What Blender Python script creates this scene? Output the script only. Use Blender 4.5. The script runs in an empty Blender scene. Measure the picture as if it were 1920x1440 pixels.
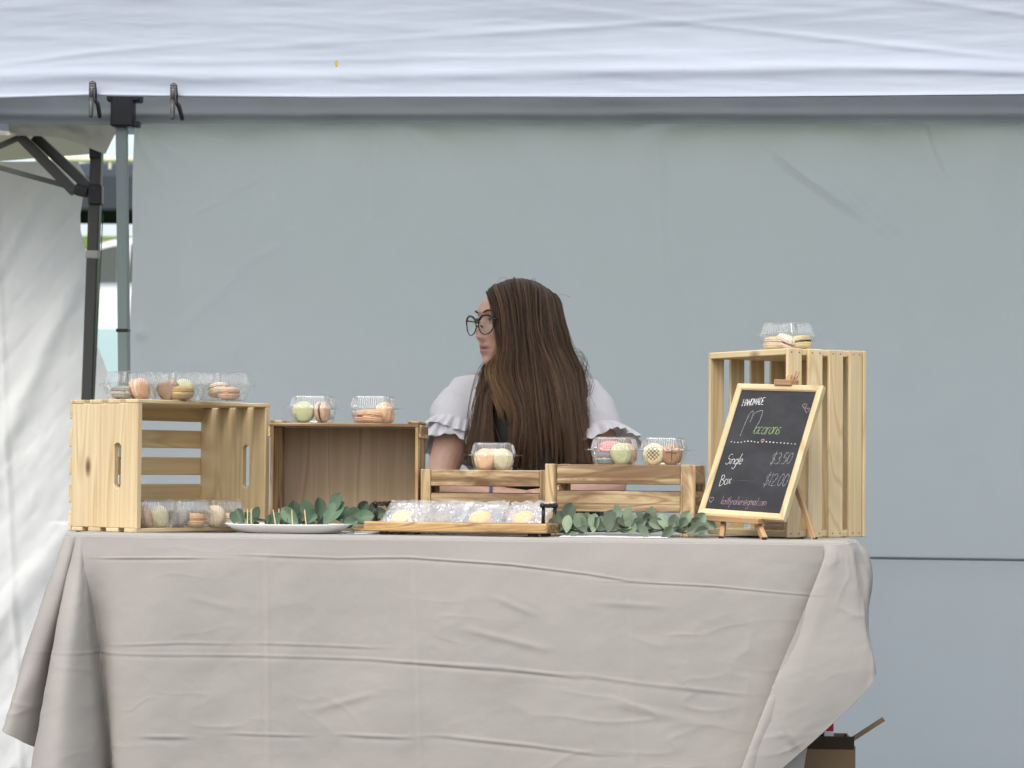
import bpy, bmesh, math, random
import numpy as np
from mathutils import Vector, Matrix, Euler
PI = math.pi
rad = math.radians
random.seed(7)
RNG = np.random.RandomState(11)
S = bpy.context.scene
C = S.collection

# ------------------------------------------------------------ camera
F_PX = 4620.0
CAM = Vector((0, -5.5, .896))
PITCH = math.atan(160 / F_PX)
ROLL = .008
fw = Vector((0, math.cos(PITCH), math.sin(PITCH)))
r0 = Vector((1, 0, 0)); u0 = r0.cross(fw)
rv = r0 * math.cos(ROLL) + u0 * math.sin(ROLL)
uv = -r0 * math.sin(ROLL) + u0 * math.cos(ROLL)
cd = bpy.data.cameras.new('camera'); cam = bpy.data.objects.new('camera', cd); C.objects.link(cam)
cd.sensor_width = 36; cd.lens = 36 * F_PX / 1920; cd.clip_end = 500; cd.clip_start = .05
cam.matrix_world = Matrix((
    (rv.x, uv.x, -fw.x, CAM.x), (rv.y, uv.y, -fw.y, CAM.y), (rv.z, uv.z, -fw.z, CAM.z), (0, 0, 0, 1)))
cd.dof.use_dof = True; cd.dof.focus_distance = 5.9; cd.dof.aperture_fstop = 8.0
S.camera = cam

# ------------------------------------------------------------ light
SUN_EL, SUN_ROT = rad(52), rad(200)
w = bpy.data.worlds.new('World'); S.world = w; w.use_nodes = True
nt = w.node_tree; nt.nodes.clear()
sky = nt.nodes.new('ShaderNodeTexSky'); sky.sky_type = 'NISHITA'; sky.sun_disc = False
sky.sun_elevation = SUN_EL; sky.sun_rotation = SUN_ROT; sky.air_density = 1.0; sky.dust_density = 3.0; sky.ozone_density = 1.0
hs = nt.nodes.new('ShaderNodeHueSaturation'); hs.inputs['Saturation'].default_value = .5
bg = nt.nodes.new('ShaderNodeBackground'); bg.inputs[1].default_value = .13
wo = nt.nodes.new('ShaderNodeOutputWorld')
nt.links.new(sky.outputs[0], hs.inputs['Color']); nt.links.new(hs.outputs[0], bg.inputs[0]); nt.links.new(bg.outputs[0], wo.inputs[0])
sd = bpy.data.lights.new('sun', 'SUN'); sd.energy = .9; sd.angle = rad(30); sd.color = (1, .95, .88)
sun = bpy.data.objects.new('sun', sd); C.objects.link(sun)
# sun stands behind the photographer's left shoulder
sdir = Vector((-.45 * math.cos(SUN_EL), -.89 * math.cos(SUN_EL), math.sin(SUN_EL)))
sun.rotation_euler = sdir.to_track_quat('Z', 'Y').to_euler()
S.view_settings.view_transform = 'Standard'; S.view_settings.look = 'None'
S.view_settings.exposure = .93; S.view_settings.gamma = 1
try: S.view_settings.use_curve_mapping = False
except Exception: pass
S.cycles.transparent_max_bounces = 24
S.cycles.max_bounces = 8

# ------------------------------------------------------------ coordinates
def ray(px, py): return fw * F_PX + rv * (px - 960) - uv * (py - 720)
def P(px, py, Y):
    d = ray(px, py); return CAM + d * ((Y - CAM.y) / d.y)
TA = rad(-4.2)
EU = Vector((math.cos(TA), math.sin(TA), 0)); EV = Vector((-math.sin(TA), math.cos(TA), 0))
ORG = Vector((-.09, -.04, 0)); ZT = .745
def W(u, v, z): return ORG + EU * u + EV * v + Vector((0, 0, z))
def T3(px, py, v):                     # point of the stall frame at depth v seen at pixel px, py
    d = ray(px, py); t = (v - (CAM - ORG).dot(EV)) / d.dot(EV)
    return CAM + d * t
def T(px, v, z=ZT):                    # point at height z
    py = 1000
    for _ in range(12):
        p = T3(px, py, v); py += (p.z - z) * F_PX / 5.7
    p = T3(px, py, v); p.z = z; return p
def proj(p):
    d = p - CAM; return (960 + F_PX * d.dot(rv) / d.dot(fw), 720 - F_PX * d.dot(uv) / d.dot(fw))

# ------------------------------------------------------------ noise
_L = np.random.RandomState(3).rand(256, 256)
def vnoise(x, y):
    xi = np.floor(x).astype(int); yi = np.floor(y).astype(int)
    fx = x - xi; fy = y - yi; fx = fx * fx * (3 - 2 * fx); fy = fy * fy * (3 - 2 * fy)
    g = lambda a, b: _L[a % 256, b % 256]
    return (g(xi, yi) * (1 - fx) + g(xi + 1, yi) * fx) * (1 - fy) + (g(xi, yi + 1) * (1 - fx) + g(xi + 1, yi + 1) * fx) * fy - .5
def fbm(x, y, o=4):
    s = 0; a = 1
    for i in range(o):
        s = s + a * vnoise(x * 2 ** i + 17.3 * i, y * 2 ** i + 5.1 * i); a *= .5
    return s

# ------------------------------------------------------------ materials
def mat(name, col=(.5, .5, .5), rough=.6, **k):
    m = bpy.data.materials.new(name); m.use_nodes = True
    b = m.node_tree.nodes['Principled BSDF']
    b.inputs['Base Color'].default_value = (*col, 1); b.inputs['Roughness'].default_value = rough
    for a, v in k.items(): b.inputs[a.replace('_', ' ')].default_value = v
    return m
def nd(m, t): return m.node_tree.nodes.new(t)
def ln(m, a, b): m.node_tree.links.new(a, b)
def coords(m, scale, rnd=True, rot=(0, 0, 0)):
    tc = nd(m, 'ShaderNodeTexCoord'); mp = nd(m, 'ShaderNodeMapping')
    mp.inputs['Scale'].default_value = scale; mp.inputs['Rotation'].default_value = rot
    if rnd:
        oi = nd(m, 'ShaderNodeObjectInfo'); mu = nd(m, 'ShaderNodeMath'); mu.operation = 'MULTIPLY'; mu.inputs[1].default_value = 37
        ad = nd(m, 'ShaderNodeVectorMath'); ad.operation = 'ADD'
        ln(m, oi.outputs['Random'], mu.inputs[0]); ln(m, tc.outputs['Object'], ad.inputs[0]); ln(m, mu.outputs[0], ad.inputs[1])
        ln(m, ad.outputs[0], mp.inputs[0])
    else: ln(m, tc.outputs['Object'], mp.inputs[0])
    return mp
def ramp(m, inp, stops):
    r = nd(m, 'ShaderNodeValToRGB'); e = r.color_ramp.elements
    while len(e) < len(stops): e.new(.5)
    for q, (p, c) in zip(e, stops): q.position = p; q.color = (*c, 1)
    ln(m, inp, r.inputs[0]); return r
def mixc(m, fac, a, b, mode='MIX'):
    x = nd(m, 'ShaderNodeMix'); x.data_type = 'RGBA'; x.blend_type = mode
    if isinstance(fac, (int, float)): x.inputs[0].default_value = fac
    else: ln(m, fac, x.inputs[0])
    for s, v in ((6, a), (7, b)):
        if isinstance(v, tuple): x.inputs[s].default_value = (*v, 1)
        else: ln(m, v, x.inputs[s])
    return x.outputs[2]
def bump(m, h, dist=.002, strength=.5):
    b = nd(m, 'ShaderNodeBump'); b.inputs['Strength'].default_value = strength; b.inputs['Distance'].default_value = dist
    ln(m, h, b.inputs['Height']); ln(m, b.outputs[0], m.node_tree.nodes['Principled BSDF'].inputs['Normal'])
def noise(m, mp, sc, det=5, rough=.6, dist=0):
    n = nd(m, 'ShaderNodeTexNoise'); n.inputs['Scale'].default_value = sc; n.inputs['Detail'].default_value = det
    n.inputs['Roughness'].default_value = rough; n.inputs['Distortion'].default_value = dist
    ln(m, mp.outputs[0], n.inputs['Vector']); return n
def wood(name, light, mid, dark, ringscale=9, burn=None, rough=.55, knots=True):
    m = mat(name, light, rough); bs = m.node_tree.nodes['Principled BSDF']
    mp = coords(m, (1.0, 9, 9)); n1 = noise(m, mp, 1.6, 3, .5)
    mp2 = coords(m, (.55, 5.0, 5.0)); n0 = noise(m, mp2, 1.5, 2, .4, .3)
    wv = nd(m, 'ShaderNodeMath'); wv.operation = 'MULTIPLY'; wv.inputs[1].default_value = ringscale; ln(m, n0.outputs[0], wv.inputs[0])
    fr = nd(m, 'ShaderNodeMath'); fr.operation = 'PINGPONG'; fr.inputs[1].default_value = .5; ln(m, wv.outputs[0], fr.inputs[0])
    r1 = ramp(m, fr.outputs[0], [(.0, mid), (.13, light), (.5, tuple(.5 * a + .5 * b for a, b in zip(light, mid)))])
    mp3 = coords(m, (2.5, 150, 150)); n3 = noise(m, mp3, 1.0, 4, .7)
    r3 = ramp(m, n3.outputs[0], [(.35, (.82, .78, .72)), (.6, (1, 1, 1))])
    c = mixc(m, .7, r1.outputs[0], r3.outputs[0], 'MULTIPLY')
    r2 = ramp(m, n1.outputs[0], [(.35, (.9, .84, .76)), (.65, (1.0, 1.0, 1.0))])
    c = mixc(m, .6, c, r2.outputs[0], 'MULTIPLY')
    if knots:
        mk = coords(m, (4, 9, 9)); vo = nd(m, 'ShaderNodeTexVoronoi'); vo.inputs['Scale'].default_value = .8; ln(m, mk.outputs[0], vo.inputs['Vector'])
        rk = ramp(m, vo.outputs['Distance'], [(.045, (1, 1, 1)), (.10, (0, 0, 0))])
        c = mixc(m, rk.outputs[0], c, dark)
    oi = nd(m, 'ShaderNodeObjectInfo'); mr = nd(m, 'ShaderNodeMapRange'); mr.inputs['To Min'].default_value = .80; mr.inputs['To Max'].default_value = 1.08
    hv = nd(m, 'ShaderNodeHueSaturation'); ln(m, oi.outputs['Random'], mr.inputs[0]); ln(m, mr.outputs[0], hv.inputs['Value']); ln(m, c, hv.inputs['Color']); c = hv.outputs[0]
    if burn:
        mb = coords(m, (3, 11, 11)); nb = noise(m, mb, 1.3, 6, .65, .6)
        rb = ramp(m, nb.outputs[0], [(.47, (0, 0, 0)), (.66, (1, 1, 1))])
        mb2 = coords(m, (1.2, 42, 42)); nb2 = noise(m, mb2, 1.1, 3, .5, .5)
        rb2 = ramp(m, nb2.outputs[0], [(.50, (0, 0, 0)), (.58, (.75, .75, .75))])
        c = mixc(m, rb.outputs[0], c, burn); c = mixc(m, rb2.outputs[0], c, burn)
    ln(m, c, bs.inputs['Base Color']); bump(m, n3.outputs[0], .0006, .4)
    return m
PINE = wood('pine_wood', (.74, .61, .385), (.61, .465, .255), (.16, .09, .04), 8)
PINEB = wood('pale_board_wood', (.74, .60, .37), (.56, .41, .2), (.2, .1, .04), 9, knots=False)
RUST = wood('torched_wood', (.68, .53, .31), (.40, .265, .125), (.05, .025, .01), 15, burn=(.13, .06, .02))
TRAYW = wood('tray_wood', (.64, .43, .19), (.36, .20, .07), (.05, .025, .01), 14, burn=(.12, .055, .02))
PLY = wood('brown_plywood', (.39, .30, .195), (.29, .215, .135), (.05, .025, .01), 6, knots=False)
EASEL = wood('beech_wood', (.55, .35, .19), (.42, .25, .12), (.1, .05, .02), 6, knots=False)

def fabric(name, col, rough=.85, trans=0, weave=900, stain=.06, bstr=.25):
    m = mat(name, col, rough, Specular_IOR_Level=.15); bs = m.node_tree.nodes['Principled BSDF']
    mp = coords(m, (1, 1, 1), rnd=False)
    n = noise(m, mp, 3.2, 4, .6)
    c2 = tuple(max(0, c * (1 - stain)) for c in col)
    r = ramp(m, n.outputs[0], [(.35, c2), (.65, col)])
    n2 = noise(m, mp, 38, 4, .6); nw = noise(m, mp, weave, 1, .5)
    ad = nd(m, 'ShaderNodeMath'); ad.operation = 'MULTIPLY_ADD'; ad.inputs[1].default_value = .18
    ln(m, nw.outputs[0], ad.inputs[0]); ln(m, n2.outputs[0], ad.inputs[2])
    rw = ramp(m, nw.outputs[0], [(.3, (.94, .94, .94)), (.7, (1, 1, 1))])
    c = mixc(m, 1.0, r.outputs[0], rw.outputs[0], 'MULTIPLY')
    ln(m, c, bs.inputs['Base Color']); bump(m, ad.outputs[0], .0015, bstr)
    if trans:
        t = nd(m, 'ShaderNodeBsdfTranslucent'); t.inputs[0].default_value = (*col, 1)
        mx = nd(m, 'ShaderNodeMixShader'); mx.inputs[0].default_value = trans
        out = m.node_tree.nodes['Material Output']
        ln(m, bs.outputs[0], mx.inputs[1]); ln(m, t.outputs[0], mx.inputs[2]); ln(m, mx.outputs[0], out.inputs[0])
    return m
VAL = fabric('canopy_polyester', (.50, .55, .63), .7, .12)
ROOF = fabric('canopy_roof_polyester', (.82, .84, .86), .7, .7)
WALLF = fabric('sidewall_polyester', (.84, .86, .875), .8, .60, stain=.04)
BAND_SHADE = fabric('shade_grey_band_fabric', (.30, .33, .33), .8, .05)  # darker than the wall cloth: shade under the roof is in the colour
NWALL = fabric('white_sidewall_fabric', (.76, .77, .76), .75, .12)
CREAM = fabric('cream_canopy_fabric', (.66, .63, .53), .8, .25)
LINEN = fabric('taupe_tablecloth_fabric', (.365, .348, .318), .9, 0, 700, .05, .35)
BLOUSEM = fabric('white_cotton', (.88, .865, .87), .85, .25, 900, .03)
BLACKCLOTH = fabric('black_cloth', (.02, .02, .022), .85)

DKMETAL = mat('dark_grey_metal', (.055, .055, .05), .4, Metallic=.3)
LEGM = mat('pale_green_grey_steel', (.26, .31, .295), .45, Metallic=.2)
BLACKP = mat('black_plastic', (.008, .008, .009), .4)
STEEL = mat('worn_steel', (.07, .07, .07), .4, Metallic=.5)
WHITEP = mat('white_ceramic', (.80, .80, .79), .18)
PAPER = mat('white_paper', (.80, .81, .85), .7)
CHALKB = mat('chalkboard_black', (.012, .012, .015), .6)
def _ck():
    m = CHALKB; mp = coords(m, (1, 1.6, 1), False); n = noise(m, mp, 9, 5, .65)
    r = ramp(m, n.outputs[0], [(.4, (.010, .010, .013)), (.8, (.035, .036, .04))]); ln(m, r.outputs[0], m.node_tree.nodes['Principled BSDF'].inputs['Base Color'])
_ck()
def chalk(name, col):
    m = mat(name, col, .95); mp = coords(m, (1, 1, 1), False); n = noise(m, mp, 420, 2, .6)
    r = ramp(m, n.outputs[0], [(.38, tuple(c * .25 for c in col)), (.55, col)]); ln(m, r.outputs[0], m.node_tree.nodes['Principled BSDF'].inputs['Base Color']); return m
CW = chalk('white_chalk', (.75, .75, .73)); CG = chalk('green_chalk', (.32, .42, .20)); CP = chalk('pink_chalk', (.42, .29, .33)); CGR = chalk('grey_chalk', (.34, .34, .33)); CFA = chalk('faint_chalk', (.13, .13, .13))
CARD = mat('cardboard', (.22, .15, .085), .8)
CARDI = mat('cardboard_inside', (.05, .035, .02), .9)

def clear(name, tint, gloss, white, rough=.06, graze=.75):
    m = bpy.data.materials.new(name); m.use_nodes = True; n = m.node_tree.nodes; n.clear()
    out = n.new('ShaderNodeOutputMaterial'); tr = n.new('ShaderNodeBsdfTransparent'); tr.inputs[0].default_value = (*tint, 1)
    gl = n.new('ShaderNodeBsdfGlossy'); gl.inputs['Roughness'].default_value = rough
    df = n.new('ShaderNodeBsdfDiffuse'); df.inputs[0].default_value = (.85, .88, .9, 1)
    fr0 = n.new('ShaderNodeLayerWeight'); fr0.inputs[0].default_value = .5; fr = n.new('ShaderNodeMath'); fr.operation = 'POWER'; fr.inputs[1].default_value = 3.2
    ma = n.new('ShaderNodeMath'); ma.operation = 'MULTIPLY_ADD'; ma.inputs[1].default_value = graze; ma.inputs[2].default_value = gloss
    ma.use_clamp = True
    m1 = n.new('ShaderNodeMixShader'); m2 = n.new('ShaderNodeMixShader'); m2.inputs[0].default_value = white
    L = m.node_tree.links.new
    L(fr0.outputs['Facing'], fr.inputs[0]); L(fr.outputs[0], ma.inputs[0]); L(ma.outputs[0], m1.inputs[0]); L(tr.outputs[0], m1.inputs[1]); L(gl.outputs[0], m1.inputs[2])
    L(m1.outputs[0], m2.inputs[1]); L(df.outputs[0], m2.inputs[2]); L(m2.outputs[0], out.inputs[0])
    return m
PLASTIC = clear('clear_plastic', (.99, .995, .995), .08, .02)
FILM = clear('cellophane', (.98, .985, .99), .16, .17, .12)
LENS = clear('spectacle_lens', (.97, .97, .98), .035, .0, .02, .12)
GLASS = mat('car_glass', (.03, .045, .04), .05, Specular_IOR_Level=.8)

# ------------------------------------------------------------ object helpers
def tag(o, label=None, cat=None, group=None, kind=None):
    if label: o['label'] = label
    if cat: o['category'] = cat
    if group: o['group'] = group
    if kind: o['kind'] = kind
    return o
def empty(name, loc=(0, 0, 0), rz=0, label=None, cat=None, group=None):
    o = bpy.data.objects.new(name, None); C.objects.link(o); o.location = loc; o.rotation_euler = (0, 0, rz)
    o.empty_display_size = .05
    return tag(o, label, cat, group)
def mesh(name, V, Fc, m, smooth=False, cols=None):
    me = bpy.data.meshes.new(name); V = np.asarray(V, float)
    me.from_pydata(V.tolist(), [], [list(map(int, f)) for f in Fc] if not isinstance(Fc, np.ndarray) else Fc.tolist())
    if m: me.materials.append(m)
    if smooth: me.polygons.foreach_set('use_smooth', [True] * len(me.polygons))
    if cols is not None:
        a = me.color_attributes.new('col', 'FLOAT_COLOR', 'POINT')
        a.data.foreach_set('color', np.concatenate([cols, np.ones((len(cols), 1))], 1).ravel().astype(np.float32))
    me.update(); return me
def link(name, me, parent=None, mx=None):
    o = bpy.data.objects.new(name, me); C.objects.link(o)
    if parent: o.parent = parent
    if mx is not None: o.matrix_basis = mx
    return o
def obj(name, V, Fc, m, parent=None, smooth=False, mx=None, cols=None):
    return link(name, mesh(name, V, Fc, m, smooth, cols), parent, mx)
def TM(loc, rot=(0, 0, 0)): return Matrix.Translation(Vector(loc)) @ Euler(rot).to_matrix().to_4x4()
_bc = {}
def box_me(l, w_, h, m, bev=.0015):
    k = (round(l, 4), round(w_, 4), round(h, 4), m.name, bev)
    if k not in _bc:
        bm = bmesh.new(); bmesh.ops.create_cube(bm, size=1)
        bmesh.ops.scale(bm, vec=(l, w_, h), verts=bm.verts)
        if bev: bmesh.ops.bevel(bm, geom=bm.edges[:], offset=min(bev, .3 * min(l, w_, h)), segments=1, affect='EDGES')
        me = bpy.data.meshes.new('board'); bm.to_mesh(me); bm.free(); me.materials.append(m); _bc[k] = me
    return _bc[k]
def box(name, dims, loc, m, parent=None, rot=(0, 0, 0), bev=.0015, pre=None):
    mx = TM(loc, rot)
    if pre is not None: mx = pre @ mx
    return link(name, box_me(*dims, m, bev), parent, mx)
def merge(parts):
    V = []; Fc = []; n = 0
    for v, f in parts:
        v = np.asarray(v, float); V.append(v); Fc += [[int(i) + n for i in q] for q in f]; n += len(v)
    return np.concatenate(V), Fc
def boxvf(l, w_, h, loc=(0, 0, 0), rot=(0, 0, 0)):
    M = TM(loc, rot); V = [M @ Vector((x * l / 2, y * w_ / 2, z * h / 2)) for x in (-1, 1) for y in (-1, 1) for z in (-1, 1)]
    return [tuple(v) for v in V], [(0, 1, 3, 2), (4, 6, 7, 5), (0, 4, 5, 1), (2, 3, 7, 6), (0, 2, 6, 4), (1, 5, 7, 3)]
def tube(pts, rads, n=8, cap=True):
    pts = [Vector(p) for p in pts]; V = []; Fc = []
    if not hasattr(rads, '__len__'): rads = [rads] * len(pts)
    nrm = None
    for i, p in enumerate(pts):
        t = (pts[min(i + 1, len(pts) - 1)] - pts[max(i - 1, 0)]).normalized()
        if nrm is None: nrm = t.orthogonal().normalized()
        else:
            nrm = (nrm - t * nrm.dot(t)); nrm = nrm.normalized() if nrm.length > 1e-6 else t.orthogonal().normalized()
        b = t.cross(nrm)
        for k in range(n):
            a = 2 * PI * k / n; V.append(tuple(p + (nrm * math.cos(a) + b * math.sin(a)) * rads[i]))
    for i in range(len(pts) - 1):
        for k in range(n):
            Fc.append((i * n + k, i * n + (k + 1) % n, (i + 1) * n + (k + 1) % n, (i + 1) * n + k))
    if cap: Fc.append(tuple(range(n))[::-1]); Fc.append(tuple((len(pts) - 1) * n + k for k in range(n)))
    return V, Fc
def rings(loops, cap0=True, cap1=True):
    n = len(loops[0]); V = [p for l in loops for p in l]; Fc = []
    for i in range(len(loops) - 1):
        for k in range(n): Fc.append((i * n + k, i * n + (k + 1) % n, (i + 1) * n + (k + 1) % n, (i + 1) * n + k))
    if cap0: Fc.append(tuple(range(n))[::-1])
    if cap1: Fc.append(tuple((len(loops) - 1) * n + k for k in range(n)))
    return V, Fc
def bar(name, a, b, w_, h, m, parent=None, mxw=None, bev=.001):
    """straight square bar from a to b as one object"""
    a = Vector(a); b = Vector(b); d = b - a; q = d.to_track_quat('X', 'Z')
    return link(name, box_me(d.length, w_, h, m, bev), parent, Matrix.Translation((a + b) / 2) @ q.to_matrix().to_4x4())
def gridfaces(nr, nc):
    i = np.arange(nr - 1)[:, None] * nc + np.arange(nc - 1)[None, :]
    return np.stack([i, i + 1, i + nc + 1, i + nc], -1).reshape(-1, 4)
def catm(P_, n):
    P_ = np.asarray(P_, float); k = len(P_)
    t = np.linspace(0, k - 1, n); i = np.minimum(t.astype(int), k - 2); f = (t - i).reshape(-1, *([1] * (P_.ndim - 1)))
    g = lambda j: P_[np.clip(j, 0, k - 1)]
    a, b, c, d = g(i - 1), g(i), g(i + 1), g(i + 2)
    a = np.where((i == 0).reshape(f.shape), 2 * b - c, a); d = np.where((i == k - 2).reshape(f.shape), 2 * c - b, d)
    return .5 * (2 * b + (c - a) * f + (2 * a - 5 * b + 4 * c - d) * f ** 2 + (3 * b - a - 3 * c + d) * f ** 3)
def v3(p): return np.array([p.x, p.y, p.z])
def gnormals(G):
    du = np.gradient(G, axis=1); dv = np.gradient(G, axis=0); n = np.cross(du, dv)
    return n / (np.linalg.norm(n, axis=2, keepdims=True) + 1e-9)

# ============================================================ SETTING: ground, bank, road
GRASS = mat('grass', (.10, .16, .03), .9)
def _g():
    m = GRASS; mp = coords(m, (1, 1, 1), False); n = noise(m, mp, 14, 6, .7); r = ramp(m, n.outputs[0], [(.35, (.07, .14, .015)), (.65, (.20, .30, .04))])
    ln(m, r.outputs[0], m.node_tree.nodes['Principled BSDF'].inputs['Base Color']); bump(m, n.outputs[0], .05, .8)
_g()
ASPH = mat('asphalt', (.055, .055, .055), .9)
def _a():
    m = ASPH; mp = coords(m, (1, 1, 1), False); n = noise(m, mp, 60, 6, .7); r = ramp(m, n.outputs[0], [(.35, (.075, .073, .075)), (.65, (.13, .125, .122))])
    ln(m, r.outputs[0], m.node_tree.nodes['Principled BSDF'].inputs['Base Color']); bump(m, n.outputs[0], .01, .6)
_a()
def sheet(name, prof, x0, x1, m, nx=40, amp=0.02):
    xs = np.linspace(x0, x1, nx); pr = catm(np.array(prof), 60); G = np.zeros((60, nx, 3))
    G[..., 0] = xs[None]; G[..., 1] = pr[:, 0:1]; G[..., 2] = pr[:, 1:2] + amp * fbm(G[..., 0] * .7, G[..., 1] * .7)
    return tag(obj(name, G.reshape(-1, 3), gridfaces(60, nx), m, smooth=True), kind='structure')
box('pavement', (60, 9.4, .3), (0, -2.9, -.15), ASPH, bev=.01)['kind'] = 'structure'
sheet('lower_ground', [(1.7, -.16), (2.6, -.17), (3.4, -.22), (4.5, -.22), (5.6, -.1)], -30, 30, ASPH, 60, .0)
sheet('grass_bank', [(5.5, -.12), (8, .35), (12, 1.3), (16, 1.72), (24, 1.86), (27, 2.1), (31, 3.4), (36, 4.75), (60, 5.2), (200, 6)], -150, 150, GRASS, 60, .06)
ROADM = mat('pale_wet_road', (.30, .34, .36), .4)
box('road', (200, 9.0, .14), (0, 21, 1.90), ROADM, bev=0)['kind'] = 'structure'

# ============================================================ OUR CANOPY
def fabric_grid(name, fn, nu, nv, m, parent=None, thick=0):
    uu, vv = np.meshgrid(np.linspace(0, 1, nu), np.linspace(0, 1, nv)); G = fn(uu, vv)
    return obj(name, G.reshape(-1, 3), gridfaces(nv, nu), m, parent, smooth=True)
def Wn(u, v, z):
    o = np.zeros(u.shape + (3,)); o[..., 0] = ORG.x + EU.x * u + EV.x * v; o[..., 1] = ORG.y + EU.y * u + EV.y * v; o[..., 2] = z; return o
def ftent(p): q = p - ORG; return q.dot(EU), q.dot(EV), q.z
VF = .12                                   # front valance plane
canopy = empty('canopy_tent', W(0, 1.4, 0), 0, 'white pop-up canopy with wrinkled valance hanging over the macaron stall', 'canopy')
inv = canopy.matrix_basis.inverted() if False else Matrix.Translation(-Vector(canopy.location))
def toc(o): o.matrix_basis = inv @ o.matrix_basis; o.parent = canopy; return o
zb0 = T3(0, 184, VF).z; zb1 = T3(1920, 178, VF).z; zbm = T3(300, 181, VF).z
ua = ftent(T3(0, 184, VF))[0]; ub = ftent(T3(1920, 178, VF))[0]
def zhem(u):
    t = (u - ua) / (ub - ua)
    px = t * 1920
    k = np.interp(px, [-400, 0, 170, 330, 600, 1400, 1920, 2300], [188, 184, 179, 181, 183, 182, 177.5, 177])
    return np.interp(px, [0, 1920], [zb0, zb1]) - (k - np.interp(px, [0, 1920], [184, 178])) / F_PX * 5.6
def valance(u_, v_):
    u = -1.9 + 3.9 * u_; zt = 2.02
    z0 = zhem(u); z = z0 + (zt - z0) * v_
    h = (z - z0)
    d = .0042 * fbm(u * 1.3 + h * 2.4, h * 13 + .6 * u, 4) + .0018 * fbm(u * 3 + 4, h * 30 - u * 1.5, 3)
    d += .010 * np.exp(-((h - .055 - .008 * np.sin(u * 2.2)) / .016) ** 2) * (.6 + .8 * fbm(u * 2, h * 0 + 3, 2))
    d += .014 * fbm(u * .8 + 9, h * 5, 2)
    d += .0035 * np.exp(-(h / .006) ** 2)
    for (cu, ch, sl, L, a) in ((-.9, .1, .10, .3, .006), (.9, .12, -.12, .5, .008), (.2, .16, .06, .6, .006), (1.2, .05, -.05, .5, .006), (-.2, .09, .02, .8, .005), (1.3, .17, -.16, .4, .007)):
        q = h - ch - sl * (u - cu); d += .3 * a * np.exp(-(q / .008) ** 2) * np.exp(-((u - cu) / L) ** 2)
    d -= .012 * np.sin(v_ * PI)
    return Wn(u, VF - d, z)
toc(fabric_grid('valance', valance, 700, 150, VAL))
# hem tape along the bottom edge
xs = np.linspace(-1.9, 2.0, 160)
toc(obj('hem', *tube([W(x, VF - .002, float(zhem(np.array(x))) + .002) for x in xs], .0035, 6), VAL, smooth=True))
VB = 2.85
def roof(u_, v_):
    u = -1.9 + 3.9 * u_; v = VF + (3.05 - VF) * v_
    z = 2.02 + .33 * v_ + .75 * np.minimum(1, np.minimum(np.minimum(v_, 1 - v_) * 2, np.minimum(u_, 1 - u_) * 2.6)) + .02 * fbm(u * 3, v * 3)
    return Wn(u, v, z)
toc(fabric_grid('roof', roof, 90, 80, ROOF))
# side valances
for uu0 in (-1.9, 2.0):
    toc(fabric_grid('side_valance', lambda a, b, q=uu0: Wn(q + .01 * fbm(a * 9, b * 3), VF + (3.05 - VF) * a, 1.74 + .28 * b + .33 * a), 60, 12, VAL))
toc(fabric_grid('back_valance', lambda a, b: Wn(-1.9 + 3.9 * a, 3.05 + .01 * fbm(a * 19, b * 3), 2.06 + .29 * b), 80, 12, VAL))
# inner band the sidewall hangs from, roof shade painted in as darker grey
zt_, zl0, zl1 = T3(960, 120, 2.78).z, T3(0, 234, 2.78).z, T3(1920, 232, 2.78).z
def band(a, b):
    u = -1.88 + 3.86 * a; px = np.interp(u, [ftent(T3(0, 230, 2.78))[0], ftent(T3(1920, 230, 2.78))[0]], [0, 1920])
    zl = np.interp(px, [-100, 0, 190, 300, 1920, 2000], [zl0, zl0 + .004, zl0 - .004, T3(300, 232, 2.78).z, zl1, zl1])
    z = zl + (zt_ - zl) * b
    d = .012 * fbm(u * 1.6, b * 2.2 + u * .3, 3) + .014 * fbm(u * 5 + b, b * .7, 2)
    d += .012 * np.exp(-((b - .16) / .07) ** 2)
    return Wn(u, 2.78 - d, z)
toc(fabric_grid('inner_band', band, 400, 40, BAND_SHADE))
# legs: the back left one shows
def leg(px, v, ztop, name='leg'):
    a = T3(px, 700, v); b = T3(px - 5, 200, v)
    d = (b - a).normalized(); p0 = a + d * ((-.16 - a.z) / d.z); p1 = a + d * ((ztop - a.z) / d.z)
    o = toc(bar(name, p0, p1, .036, .036, LEGM, bev=.004)); return p0, p1
p0, p1 = leg(233, 2.68, 2.06)
lg = [o for o in canopy.children if o.name.startswith('leg')][0]
for u, v in ((-1.66, .25), (1.80, .25), (1.86, 2.9)):
    toc(bar('leg', W(u, v, 0), W(u, v, 1.72 + .33 * (v > 1)), .036, .036, LEGM, bev=.004))
pc = T3(231, 209, 2.66)
toc(box('corner_bracket', (.075, .06, .108), pc, BLACKP, rot=(0, 0, TA), bev=.006))
toc(box('corner_bracket_arm', (.115, .05, .026), pc + Vector((.006, 0, .043)), BLACKP, rot=(0, 0, TA), bev=.005))
toc(box('corner_bracket_lug', (.03, .035, .02), pc + Vector((.042, 0, -.044)), BLACKP, rot=(0, 0, TA), bev=.003))
toc(box('leg_strap', (.041, .041, .011), T3(231, 620, 2.68), BLACKP, rot=(0, 0, TA), bev=.002))
# scissor truss of the canopy roof
toc(bar('truss_bar', W(-1.66, .25, 1.95), W(-1.66, 2.7, 2.2), .02, .03, LEGM))

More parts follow.
